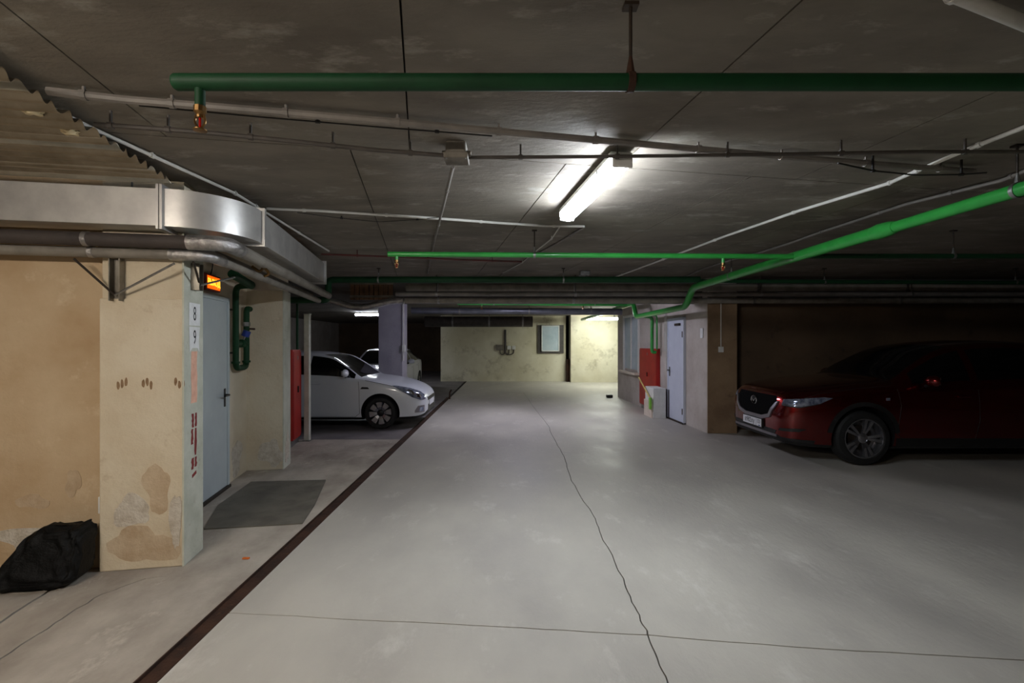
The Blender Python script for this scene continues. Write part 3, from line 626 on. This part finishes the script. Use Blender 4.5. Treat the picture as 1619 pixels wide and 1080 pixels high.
box('shaft', (-0.042,-0.042,0.0), (0.042,0.042,2.1), plaster_w, e, None, 0.006); box('foot', (-0.06,-0.06,0.0005), (0.06,0.06,0.012), steel, e); box('cap', (-0.048,-0.048,2.1), (0.048,0.048,2.115), steel, e)
tube('post_pipe', [(-0.19,0.05,0.0005),(-0.19,0.05,2.3)], 0.02, green_shaded, None).location = (q.x,7.9,0)
tag(bpy.data.objects['post_pipe'], 'thin green riser pipe above the red cabinet by the post', 'pipe')
# column fittings
e = empty('conduit', 'thin white conduit with a switch on the lilac column edge', 'conduit', (-2.47,11.43,0))
tube('conduit_run', [(0,0,1.2),(0,0,2.6)], 0.012, conduit_w, e, 8); box('switch', (-0.03,-0.03,1.42), (0.045,0.015,1.58), white_p, e, None, 0.006)

# ================================================================== right wall fittings
def rw(t, out, z): return RA + RD*t + RN*out + Vector((0,0,z))
e = empty('cable_trunking', 'white trunking with a thin pipe left of the white door', 'trunking')
tube('conduit_run', [rw(1.95,0.02,1.45), rw(1.95,0.02,2.35)], 0.02, conduit_w, e, 8); tube('conduit_run', [rw(1.88,0.02,1.0), rw(1.88,0.02,2.3)], 0.012, conduit_w, e, 8)
e = tag(box('wall_sign', (3.608,8.70,1.72), (3.618,8.82,1.90), paper, None, None, 0.002), 'small white notice on the wall edge beside the door', 'sign')
e = empty('light_switch', 'white switch box with a conduit on the tan pillar face', 'switch')
box('switch_box', (3.82,8.515,1.46), (3.91,8.544,1.56), white_p, e, None, 0.006); tube('conduit_run', [(3.865,8.53,1.56),(3.865,8.53,2.35)], 0.01, conduit_w, e, 8)
e = empty('storage_box', 'white cardboard storage box standing before the red cabinet', 'box', (3.17,10.2,0))
box('carton', (0,0,0.002), (0.27,0.6,0.64), white_p, e, None, 0.008); box('side_board', (-0.03,0.05,0.002), (-0.002,0.6,0.36), ivory_p, e, None, 0.004)
box('lid_flap', (0.0,0.0,0.64), (0.27,0.6,0.65), paper, e); 
tag(box('dark_panel', (3.505,10.2,0.002), (3.53,10.75,0.62), black_p, None, None, 0.003), 'thin dark panel in the gap beside the white box', 'board')  # thin black slab filling the gap between box and wall
e = empty('dustpan_brush', 'lime green dust brush with a pale yellow handle on the white box', 'brush', (3.14,10.35,0))
tube('stick', [(-0.02,-0.10,0.42),(-0.03,0.75,0.82)], 0.016, yellow_m, e, 10); box('brush_head', (-0.05,-0.16,0.28), (-0.005,-0.06,0.45), lime_m, e, None, 0.01); box('bristles', (-0.045,-0.155,0.20), (-0.01,-0.065,0.28), lime_m, e)
tag(box('debris', (3.0,14.1,0.001), (3.18,14.25,0.09), black_p, None, Matrix.Identity(4), 0.02), 'small dark lump lying at the wall corner', 'litter')
# ================================================================== back wall fittings
e = empty('notice_board', 'pale framed board hanging on the far back wall', 'board', (1.5,20.2,0))
box('panel', (0.02,-0.10,1.32), (0.74,-0.06,2.34), pane_m, e); box('shadow_backing', (-0.15,-0.06,1.2), (0.95,-0.003,2.4), conduit_d, e)  # dark sheet behind the panel paints the shadow around the board
for lo, hi in (((0,-0.12,1.28),(0.04,-0.06,2.38)), ((0.72,-0.12,1.28),(0.76,-0.06,2.38)), ((0,-0.12,1.28),(0.76,-0.06,1.32)), ((0,-0.12,2.34),(0.76,-0.06,2.38))): box('frame_rail', lo, hi, white_p, e, None, 0.005)
e = empty('socket_group', 'grey box and two white sockets with looped cables on the far wall', 'socket', (-0.05,20.2,0))
box('grey_box', (-0.36,-0.08,1.32), (-0.06,-0.003,1.56), box_g, e, None, 0.01)
for x in (0.18, 0.38): box('socket', (x-0.075,-0.06,1.36), (x+0.075,-0.003,1.52), white_p, e, None, 0.01)
tube('conduit_run', [(0.02,-0.03,1.2),(0.02,-0.03,2.2)], 0.045, conduit_d, e, 10)
for x in (-0.2, 0.18, 0.38): tube('cable_loop', [(0.02,-0.03,1.22),(0.02+(x-0.02)*0.5,-0.03,1.12),(x,-0.03,1.2),(x,-0.03,1.36)], 0.02, conduit_d, e, 8, 0.08)

# ================================================================== CARS
def pchip(pts):
    xs = [p[0] for p in pts]; ys = [p[1] for p in pts]; n = len(xs)
    h = [xs[i+1]-xs[i] for i in range(n-1)]; dl = [(ys[i+1]-ys[i])/h[i] for i in range(n-1)]
    m = [dl[0]] + [0 if dl[i-1]*dl[i] <= 0 else 3*(h[i-1]+h[i])/((2*h[i]+h[i-1])/dl[i-1]+(h[i]+2*h[i-1])/dl[i]) for i in range(1, n-1)] + [dl[-1]]
    def f(x):
        if x <= xs[0]: return ys[0]
        if x >= xs[-1]: return ys[-1]
        i = 0
        while x > xs[i+1]: i += 1
        t = (x-xs[i])/h[i]
        return (2*t**3-3*t*t+1)*ys[i] + (t**3-2*t*t+t)*h[i]*m[i] + (-2*t**3+3*t*t)*ys[i+1] + (t**3-t*t)*h[i]*m[i+1]
    return f
TT = (0.0, 0.09, 0.35, 0.65, 0.90, 1.0)
def section(c, x):
    w, zb, zs, ze, we, zt = (c[k](x) for k in ('w','zb','zs','ze','we','zt'))
    hh = zs-zb
    pts = [(0,zb),(w*0.55,zb),(w*0.88,zb),(w*0.955,zb+0.05),(w*0.98,zb+0.25*hh),(w*0.998,zb+0.5*hh),(w,zb+0.72*hh),(w*0.992,zb+0.9*hh),(w*0.972,zs)]
    y0, z0 = w*0.955, zs+0.012
    for t in TT:
        b = 0.03*math.sin(math.pi*t)*min(1, max(0, (ze-zs)/0.3))
        pts.append((y0+(we-y0)*t+b, z0+(ze-z0)*t))
    dz = zt-ze
    pts += [(we*0.93, ze+dz*0.32), (we*0.70, ze+dz*0.70), (we*0.36, ze+dz*0.93), (0, zt)]
    return pts
R_SIDE0 = 9; R_TOP0 = 15      # first row of side glass (TT[0]) ; row after the rail
def build_car(name, label, paint, c, loc, rz):
    Lc = c['L']; e = empty(name, label, 'car', loc, rz)
    xs = sorted(set([0,0.015,0.035,0.06,0.09,0.13,0.18,0.24,0.31] + [0.31+(Lc-0.62)*k/56 for k in range(57)] + [Lc-q for q in (0.31,0.24,0.18,0.12,0.07,0.035,0.012,0)] + c['cuts']))
    xs = [x for i, x in enumerate(xs) if i == 0 or x-xs[i-1] > 0.006]
    bm = bmesh.new(); secs = []
    for x in xs:
        s = section(c, x); n = len(s)
        row = [bm.verts.new((x, y, z)) for (y, z) in s]
        mir = [row[0]] + [bm.verts.new((x, -y, z)) for (y, z) in s[1:-1]] + [row[-1]]
        secs.append((row, mir))
    mats = [paint, trim_k]; slots = {}
    def slot(key):
        if key not in slots: mats.append(glass_k); slots[key] = len(mats)-1
        return slots[key]
    for i in range(len(xs)-1):
        xm = (xs[i]+xs[i+1])/2
        for side in (0, 1):
            a, b = secs[i][side], secs[i+1][side]
            for k in range(n-1):
                f = bm.faces.new((a[k], a[k+1], b[k+1], b[k]) if side == 0 else (a[k+1], a[k], b[k], b[k+1])); mi = 0
                if R_SIDE0+1 <= k <= R_SIDE0+3:
                    for wi, (x0, x1) in enumerate(c['side']):
                        if x0 < xm < x1: mi = slot(('side_window', wi, side))
                if k >= R_TOP0:
                    if c['ws'][0] < xm < c['ws'][1]: mi = slot(('windscreen', 0, 0))
                    if c['rw'][0] < xm < c['rw'][1]: mi = slot(('rear_window', 0, 0))
                if k <= 2: mi = 1
                f.material_index = mi
    for idx in (0, len(xs)-1):
        r, m_ = secs[idx]; ring = r + m_[1:-1][::-1]
        for k in range(n-1):   # bridge left and right halves so that the cap stays planar quads
            q = [r[k], r[k+1]] + ([m_[k+1]] if m_[k+1] is not r[k+1] else []) + ([m_[k]] if m_[k] is not r[k] else [])
            if len(q) >= 3: bm.faces.new(q).material_index = 1 if k <= 2 else 0
    bmesh.ops.recalc_face_normals(bm, faces=bm.faces[:])
    bvh = BVHTree.FromBMesh(bm)
    me = bpy.data.meshes.new('car_shell'); bm.to_mesh(me); bm.free()
    sh_o = bpy.data.objects.new('car_shell', me); COL.objects.link(sh_o)
    for m_ in mats: me.materials.append(m_)
    cb = bmesh.new()
    for wx in c['wheels']:
        for s in (-1, 1):
            lathe(cb, [(c['arch'], 0.0), (c['arch'], 0.6)], Matrix.Translation((wx, s*(c['W']/2-0.34) if s > 0 else -c['W']/2-0.26, c['wr']+0.01)) @ Matrix.Rotation(-math.pi/2, 4, 'X'), 48)
    for f in cb.faces: f.material_index = 1
    bmesh.ops.recalc_face_normals(cb, faces=cb.faces[:])
    cme = bpy.data.meshes.new('cut'); cb.to_mesh(cme); cb.free(); cut = bpy.data.objects.new('cut', cme); COL.objects.link(cut)
    for m_ in mats: cme.materials.append(m_)
    md = sh_o.modifiers.new('b', 'BOOLEAN'); md.object = cut; md.operation = 'DIFFERENCE'; md.solver = 'EXACT'
    bpy.context.view_layer.update()
    res = bpy.data.meshes.new_from_object(sh_o.evaluated_get(bpy.context.evaluated_depsgraph_get()))
    bpy.data.objects.remove(sh_o); bpy.data.objects.remove(cut)
    inv = {v: k for k, v in slots.items()}
    for mi in range(len(mats)):
        b2 = bmesh.new(); b2.from_mesh(res)
        bmesh.ops.delete(b2, geom=[f for f in b2.faces if f.material_index != mi], context='FACES')
        if not b2.faces: b2.free(); continue
        for f in b2.faces: f.material_index = 0
        nm = 'body' if mi == 0 else 'underbody' if mi == 1 else inv[mi][0]
        me2 = bpy.data.meshes.new(nm); b2.to_mesh(me2); b2.free()
        link(nm, me2, mats[mi], e, True, 50)
    def proj(o, d):
        hit = bvh.ray_cast(o, d); return (hit[0], hit[1]) if hit[0] is not None else (None, None)
    def patch(nm, poly, origin, ax, ay, d, m, th=0.006, parent=None, cuts=5, sink=0.004):
        """polygon given in the plane (origin; ax, ay), thrown along d on to the body, as a thin conforming shell"""
        b2 = bmesh.new(); vs = [b2.verts.new(origin+ax*p[0]+ay*p[1]) for p in poly]; fc = b2.faces.new(vs)
        bmesh.ops.triangulate(b2, faces=[fc]); bmesh.ops.subdivide_edges(b2, edges=b2.edges[:], cuts=cuts, use_grid_fill=True)
        bmesh.ops.triangulate(b2, faces=b2.faces[:])
        for v in b2.verts:
            h, nn = proj(v.co, d)
            v.co = h - d*th if h is not None else v.co + d*3.0
        bad = [v for v in b2.verts if abs(v.co.x) > 20 or (v.co - Vector((Lc/2,0,0.8))).length > Lc]
        if bad: bmesh.ops.delete(b2, geom=bad, context='VERTS')
        r = bmesh.ops.extrude_face_region(b2, geom=b2.faces[:])
        for g_ in r['geom']:
            if isinstance(g_, bmesh.types.BMVert): g_.co += d*(th+sink)
        return mesh_obj(nm, b2, m, parent or e, True, 40)
    def seam(nm, poly, s, r=0.004, m=trim_k, parent=None):
        b2 = bmesh.new(); pts = []
        for (x0, z0), (x1, z1) in zip(poly, poly[1:]):
            for k in range(10):
                h, _ = proj(Vector((x0+(x1-x0)*k/10, s*3, z0+(z1-z0)*k/10)), Vector((0,-s,0)))
                if h is not None: pts.append(h)
        add_tube(b2, pts, r, 6); return mesh_obj(nm, b2, m, parent or e, True, 60)
    YF, ZF = Vector((0,1,0)), Vector((0,0,1))
    for s in (-1, 1):
        for poly in c['seams']: seam('door_seam', poly, s)
        for (hx, hz) in c['handles']:
            h, _ = proj(Vector((hx, s*3, hz)), Vector((0,-s,0)))
            if h is not None: box('door_handle', (hx-0.09,h.y-0.012,hz-0.014), (hx+0.09,h.y+0.022,hz+0.014) if s > 0 else (hx+0.09,h.y+0.012,hz+0.014), paint, e, Matrix.Translation((0,0 if s > 0 else -0.012,0)), 0.008)
        dg = Vector((1,-s,0)).normalized(); tg = Vector((1,s,0)).normalized(); og = -dg*3
        for nm, poly, m_, th in c['corner']: patch(nm, poly, og, tg, ZF, dg, m_, th)
        for nm, poly, m_, th in c.get('sidep', ()): patch(nm, poly, Vector((0,s*3,0)), Vector((1,0,0)), ZF, Vector((0,-s,0)), m_, th, cuts=3)
        # mirror
        mx, mz = c['mirror']; h, _ = proj(Vector((mx, s*3, mz-0.10)), Vector((0,-s,0))); yb_ = h.y if h is not None else s*c['W']/2
        b2 = bmesh.new(); bmesh.ops.create_uvsphere(b2, u_segments=20, v_segments=12, radius=1)
        for v in b2.verts:
            v.co = Vector((mx+0.075*v.co.x*(1.0 if v.co.x < 0 else 0.45), yb_+s*(0.12+0.115*v.co.y), mz+0.075*v.co.z*(1-0.18*v.co.y*s)))
        mr = mesh_obj('mirror', b2, paint, e, True, 60)
        tube('mirror_stalk', [(mx+0.02,yb_-s*0.03,mz-0.09),(mx+0.02,yb_+s*0.06,mz-0.04)], 0.022, trim_k, mr, 8)
        box('mirror_glass', (mx+0.030,yb_+s*0.12-0.08,mz-0.05), (mx+0.037,yb_+s*0.12+0.08,mz+0.05), chrome, mr, None, 0.002)
    for nm, poly, m_, th in c['front']: patch(nm, poly, Vector((-3,0,0)), YF, ZF, Vector((1,0,0)), m_, th)
    for nm, poly, m_, th in c['rear']: patch(nm, poly, Vector((Lc+3,0,0)), YF, ZF, Vector((-1,0,0)), m_, th)
    # wheels
    wr_, tw, rr_ = c['wr'], c['tw'], c['rim']
    for wx in c['wheels']:
        for s in (-1, 1):
            M = Matrix.Translation((wx, s*(c['W']/2-0.015), wr_)) @ Matrix.Rotation(-s*math.pi/2, 4, 'X')     # local +z points outwards
            b2 = bmesh.new(); lathe(b2, [(rr_*0.98,-tw),(wr_*0.93,-tw),(wr_*0.99,-tw+0.03),(wr_,-tw*0.5),(wr_*0.99,-0.03),(wr_*0.93,0.0),(rr_*1.06,0.006),(rr_,-0.002),(rr_*0.97,-0.03)], M, 40, True)
            wh = mesh_obj('wheel', b2, tyre_m, e, True, 30)
            b2 = bmesh.new(); lathe(b2, [(0.03,-0.14),(rr_*0.9,-0.14),(rr_*0.94,-0.05),(rr_*0.99,-0.01),(rr_*1.0,0.004),(rr_*0.955,0.004),(rr_*0.93,-0.02),(rr_*0.88,-0.12),(0.03,-0.12)], M, 40, True); mesh_obj('rim', b2, rim_k if c['dark_rim'] else rim_m, wh, True, 30)
            for k in range(c['spokes']):
                a = 2*math.pi*k/c['spokes'] + 0.13
                if c['pair']: a = 2*math.pi*(k//2)/(c['spokes']/2) + (0.17 if k % 2 else -0.17)
                wi, wo = c['spoke_w']; b2 = bmesh.new()
                prof = [(0.04,-wi,wi,-0.035),(rr_*0.5,-(wi+wo)/2,(wi+wo)/2,-0.012),(rr_*0.95,-wo,wo,-0.008)]
                vs = [[b2.verts.new(M @ (Matrix.Rotation(a,3,'Z') @ Vector((r_, y_, z_+dz)))) for (y_, dz) in ((y0_,-0.03),(y0_*0.8,0.0),(y1_*0.8,0.0),(y1_,-0.03))] for (r_, y0_, y1_, z_) in prof]
                for i in range(2):
                    for j in range(4): b2.faces.new((vs[i][j], vs[i][(j+1)%4], vs[i+1][(j+1)%4], vs[i+1][j]))
                b2.faces.new(vs[0][::-1]); b2.faces.new(vs[2]); mesh_obj('spoke', b2, rim_m, wh)
            b2 = bmesh.new(); lathe(b2, [(0.065,-0.08),(0.065,-0.025),(0.045,-0.012),(0.03,-0.008)], M, 20); mesh_obj('hub_cap', b2, rim_k if c['dark_rim'] else rim_m, wh, True, 40)
            b2 = bmesh.new(); lathe(b2, [(rr_*0.62,-0.10),(rr_*0.62,-0.085),(0.05,-0.085)], M, 24); mesh_obj('brake_disc', b2, iron, wh, True, 30)
    return e, proj
kia = dict(L=4.37, W=1.70, wheels=(0.83,3.40), wr=0.305, tw=0.19, rim=0.222, arch=0.362, spokes=8, pair=False, spoke_w=(0.02,0.072), dark_rim=True, cuts=[1.16,1.22,1.72,1.98,2.86,2.94,3.62,3.90],
    zt=pchip([(0,0.60),(0.04,0.67),(0.15,0.755),(0.45,0.865),(0.9,0.945),(1.22,0.985),(1.55,1.175),(1.98,1.405),(2.3,1.462),(2.7,1.47),(3.1,1.42),(3.5,1.27),(3.85,1.10),(4.15,1.06),(4.32,1.0),(4.37,0.86)]),
    zs=pchip([(0,0.52),(0.06,0.60),(0.2,0.69),(0.5,0.79),(0.9,0.875),(1.2,0.93),(2.0,0.965),(3.0,1.005),(3.8,1.03),(4.2,0.99),(4.37,0.80)]),
    ze=pchip([(0,0.575),(0.06,0.655),(0.2,0.735),(0.5,0.84),(0.9,0.915),(1.16,0.952),(1.5,1.185),(1.85,1.375),(2.2,1.42),(2.8,1.425),(3.2,1.36),(3.6,1.19),(3.9,1.07),(4.2,1.025),(4.37,0.84)]),
    we=pchip([(0,0.36),(0.06,0.47),(0.2,0.57),(0.5,0.66),(0.9,0.715),(1.16,0.74),(1.5,0.675),(1.85,0.595),(2.3,0.565),(2.8,0.56),(3.3,0.575),(3.7,0.62),(4.1,0.64),(4.37,0.46)]),
    w=pchip([(0,0.46),(0.03,0.57),(0.1,0.68),(0.25,0.775),(0.5,0.825),(0.85,0.848),(1.5,0.85),(3.4,0.848),(4.0,0.81),(4.25,0.73),(4.37,0.58)]),
    zb=pchip([(0,0.27),(0.05,0.215),(0.2,0.185),(0.8,0.175),(3.6,0.175),(4.2,0.23),(4.37,0.35)]),
    side=((1.34,2.20),(2.28,3.10),(3.14,3.48)), ws=(1.22,1.98), rw=(3.10,3.85), mirror=(1.47,1.06), handles=((2.05,0.86),(2.95,0.89)),
    seams=[[(1.24,0.90),(1.22,0.70),(1.22,0.30),(1.30,0.235),(2.22,0.235),(2.26,0.40),(2.24,0.94)], [(2.26,0.235),(3.02,0.235),(3.06,0.45),(3.18,0.66),(3.14,0.98)], [(0.06,0.60),(0.3,0.73),(0.7,0.835),(1.16,0.93)]],
    corner=[('headlight', [(0.40,0.545),(0.55,0.535),(0.72,0.60),(0.90,0.73),(1.0,0.825),(0.92,0.82),(0.68,0.765),(0.48,0.69),(0.41,0.63)], lens, 0.008), ('headlight_bulb', [(0.52,0.58),(0.62,0.60),(0.64,0.68),(0.54,0.66)], chrome, 0.012), ('headlight_bulb', [(0.67,0.64),(0.76,0.68),(0.78,0.75),(0.69,0.73)], chrome, 0.012), ('fog_lamp_recess', [(0.43,0.30),(0.66,0.30),(0.66,0.34),(0.60,0.43),(0.44,0.43)], satin, 0.004), ('fog_lamp', [(0.47,0.32),(0.57,0.32),(0.57,0.40),(0.47,0.40)], lens, 0.008)],
    sidep=[('wing_vent', [(1.03,0.76),(1.20,0.76),(1.17,0.80),(1.06,0.795)], trim_k, 0.004), ('sill_trim', [(1.25,0.195),(2.98,0.195),(2.98,0.215),(1.25,0.215)], trim_k, 0.003)],
    front=[('grille', [(-0.40,0.50),(0.40,0.50),(0.44,0.57),(-0.44,0.57)], black_p, 0.006), ('lower_grille', [(-0.42,0.29),(0.42,0.29),(0.36,0.42),(-0.36,0.42)], black_p, 0.006), ('number_plate', [(-0.26,0.39),(0.26,0.39),(0.26,0.495),(-0.26,0.495)], plate_m, 0.012)],
    rear=[('tail_light', [(0.36,0.72),(0.62,0.72),(0.62,0.86),(0.40,0.84)], red_m, 0.006), ('tail_light', [(-0.36,0.72),(-0.62,0.72),(-0.62,0.86),(-0.40,0.84)], red_m, 0.006), ('number_plate', [(-0.26,0.62),(0.26,0.62),(0.26,0.73),(-0.26,0.73)], plate_m, 0.012)])
maz = dict(L=4.55, W=1.84, wheels=(0.98,3.68), wr=0.362, tw=0.225, rim=0.262, arch=0.415, spokes=10, pair=True, spoke_w=(0.014,0.026), dark_rim=False, cuts=[1.36,1.42,2.0,2.32,2.52,3.22,3.95,4.22],
    zt=pchip([(0,0.74),(0.025,0.86),(0.09,0.945),(0.25,1.0),(0.6,1.06),(1.0,1.11),(1.38,1.145),(1.75,1.345),(2.2,1.57),(2.5,1.64),(2.9,1.672),(3.5,1.655),(4.0,1.58),(4.22,1.43),(4.4,1.13),(4.5,0.95),(4.55,0.78)]),
    zs=pchip([(0,0.62),(0.08,0.80),(0.25,0.90),(0.6,0.97),(1.0,1.015),(1.45,1.05),(2.5,1.07),(3.5,1.11),(4.2,1.13),(4.45,0.98),(4.55,0.72)]),
    ze=pchip([(0,0.70),(0.08,0.89),(0.25,0.965),(0.6,1.025),(1.0,1.07),(1.42,1.105),(1.75,1.30),(2.2,1.515),(2.5,1.585),(3.0,1.61),(3.6,1.585),(4.05,1.49),(4.3,1.23),(4.45,1.02),(4.55,0.76)]),
    we=pchip([(0,0.48),(0.08,0.60),(0.25,0.68),(0.6,0.75),(1.0,0.79),(1.42,0.80),(1.75,0.735),(2.2,0.66),(2.6,0.625),(3.5,0.61),(4.05,0.60),(4.3,0.64),(4.55,0.52)]),
    w=pchip([(0,0.58),(0.03,0.68),(0.1,0.77),(0.25,0.845),(0.5,0.893),(0.95,0.918),(1.6,0.915),(3.6,0.92),(4.2,0.88),(4.45,0.80),(4.55,0.68)]),
    zb=pchip([(0,0.32),(0.06,0.26),(0.3,0.225),(1.0,0.21),(3.9,0.22),(4.35,0.30),(4.55,0.44)]),
    side=((1.62,2.44),(2.52,3.30),(3.38,3.90)), ws=(1.42,2.32), rw=(4.0,4.34), mirror=(1.78,1.13), handles=((2.28,0.92),(3.15,0.95)),
    seams=[[(1.42,1.02),(1.46,0.80),(1.42,0.42),(1.50,0.36),(2.46,0.36),(2.50,0.6),(2.48,1.06)], [(2.50,0.36),(3.22,0.36),(3.28,0.55),(3.42,0.80),(3.38,1.09)], [(0.10,0.83),(0.4,0.945),(0.9,1.02),(1.40,1.06)]],
    corner=[('headlight', [(0.48,0.785),(0.70,0.765),(0.92,0.82),(1.04,0.895),(0.95,0.905),(0.72,0.875),(0.50,0.855)], lens, 0.008), ('headlight_shade', [(0.48,0.77),(0.70,0.75),(0.95,0.82),(0.70,0.775),(0.50,0.80)], black_p, 0.007), ('fog_lamp_recess', [(0.44,0.42),(0.70,0.43),(0.78,0.47),(0.66,0.475),(0.46,0.46)], black_p, 0.006), ('lower_lip', [(0.40,0.265),(0.84,0.265),(0.86,0.32),(0.40,0.34)], trim_k, 0.007)],
    sidep=[('arch_cladding', [(0.98+q[0]*math.cos(a), 0.372+q[0]*math.sin(a)) for q, r_ in (((0.475,),1),) for a in [math.radians(8+164*k/24) for k in range(25)]] + [(0.98+0.418*math.cos(a), 0.372+0.418*math.sin(a)) for a in [math.radians(172-164*k/24) for k in range(25)]], trim_k, 0.008),
           ('arch_cladding', [(3.68+0.475*math.cos(a), 0.372+0.475*math.sin(a)) for a in [math.radians(8+164*k/24) for k in range(25)]] + [(3.68+0.418*math.cos(a), 0.372+0.418*math.sin(a)) for a in [math.radians(172-164*k/24) for k in range(25)]], trim_k, 0.008),
           ('sill_cladding', [(1.42,0.26),(3.25,0.26),(3.25,0.36),(1.42,0.36)], trim_k, 0.008), ('side_lamp', [(1.26,0.865),(1.31,0.865),(1.31,0.90),(1.26,0.90)], lens, 0.006)],
    front=[('grille', [(-0.50,0.885),(0.50,0.885),(0.53,0.80),(0.40,0.62),(0.22,0.575),(-0.22,0.575),(-0.40,0.62),(-0.53,0.80)], grille_k, 0.004),
           ('grille_wing', [(0.57,0.82),(0.53,0.80),(0.40,0.62),(0.22,0.575),(-0.22,0.575),(-0.40,0.62),(-0.53,0.80),(-0.57,0.82),(-0.55,0.76),(-0.43,0.575),(-0.24,0.525),(0.24,0.525),(0.43,0.575),(0.55,0.76)], satin, 0.02),
           ('lower_grille', [(-0.55,0.36),(0.55,0.36),(0.58,0.42),(-0.58,0.42)], black_p, 0.004), ('lower_lip', [(-0.58,0.325),(0.58,0.325),(0.58,0.36),(-0.58,0.36)], satin, 0.012)],
    rear=[('tail_light', [(0.40,0.95),(0.66,0.95),(0.66,1.02),(0.40,1.02)], red_m, 0.006), ('tail_light', [(-0.40,0.95),(-0.66,0.95),(-0.66,1.02),(-0.40,1.02)], red_m, 0.006), ('number_plate', [(-0.26,0.66),(0.26,0.66),(0.26,0.77),(-0.26,0.77)], plate_m, 0.012)])
# white hatch car: nose to +X
kr, kproj = build_car('white_car', 'white sedan with its nose out of the bay beside the drain', car_white, kia, (-1.54, 8.93+0.835, 0), math.pi)
# red crossover: nose to -X
mr_, mproj = build_car('red_car', 'dark red crossover parked in the shadow beside the tan pillar', car_red, maz, (3.75, 6.26+0.905, 0), 0.0)
# emblem and plate of the red car
nx = mproj(Vector((-3,0,0.775)), Vector((1,0,0)))[0].x
bm = bmesh.new(); n = 32; rings = []
for k in range(n):
    a = 2*math.pi*k/n; c = Vector((nx-0.012, 0.075*math.cos(a), 0.775+0.06*math.sin(a))); o = Vector((0, math.cos(a), math.sin(a)))
    rings.append([bm.verts.new(c+o*q+Vector((w_,0,0))) for q, w_ in ((-0.006,0),(0,-0.008),(0.006,0),(0,0.008))])
for k in range(n):
    for j in range(4): bm.faces.new((rings[k][j], rings[k][(j+1)%4], rings[(k+1)%n][(j+1)%4], rings[(k+1)%n][j]))
em = mesh_obj('emblem', bm, chrome, mr_, True)
for s in (-1, 1):
    plate('emblem_wing', [Vector((nx-0.010,0,0.745)), Vector((nx-0.010,s*0.03,0.775)), Vector((nx-0.010,s*0.066,0.80)), Vector((nx-0.010,s*0.062,0.81)), Vector((nx-0.010,s*0.028,0.79)), Vector((nx-0.010,0,0.765))], (-1,0,0), 0.008, chrome, em)
plate('emblem_disc', [Vector((nx-0.004,0.078*math.cos(2*math.pi*k/24),0.775+0.062*math.sin(2*math.pi*k/24))) for k in range(24)], (-1,0,0), 0.003, black_p, em)
px_ = mproj(Vector((-3,0,0.46)), Vector((1,0,0)))[0].x - 0.03
npl = box('number_plate', (px_-0.01,-0.26,0.405), (px_,0.26,0.515), plate_m, mr_, None, 0.004)
box('plate_frame', (px_-0.004,-0.27,0.39), (px_+0.03,0.27,0.525), black_p, npl, None, 0.004)
rt_, up_ = Vector((0,-1,0)), Vector((0,0,1))
text_on('plate_text', 'в982ху', 0.105, (px_-0.0106,0.06,0.462), rt_, up_, ink, npl, 0.0006, 0.86)
text_on('plate_text', '123', 0.075, (px_-0.0106,-0.195,0.472), rt_, up_, ink, npl, 0.0006, 0.8)
box('plate_line', (px_-0.0112,-0.128,0.41), (px_-0.0098,-0.125,0.51), ink, npl)
box('plate_flag', (px_-0.0112,-0.235,0.413), (px_-0.0098,-0.195,0.427), blue_m, npl)
# the white car far back in the bay: a copy with parts, turned to face the drive end
def copy_tree(o, parent=None):
    c = o.copy(); COL.objects.link(c); c.parent = parent
    for ch in o.children: copy_tree(ch, c)
    return c
bpy.context.view_layer.update()
k2 = copy_tree(kr); k2.location = (-3.9, 13.4, 0); k2.rotation_euler = (0,0,math.pi/2)
k2['label'] = 'white car standing deep in the bay behind the lilac column'
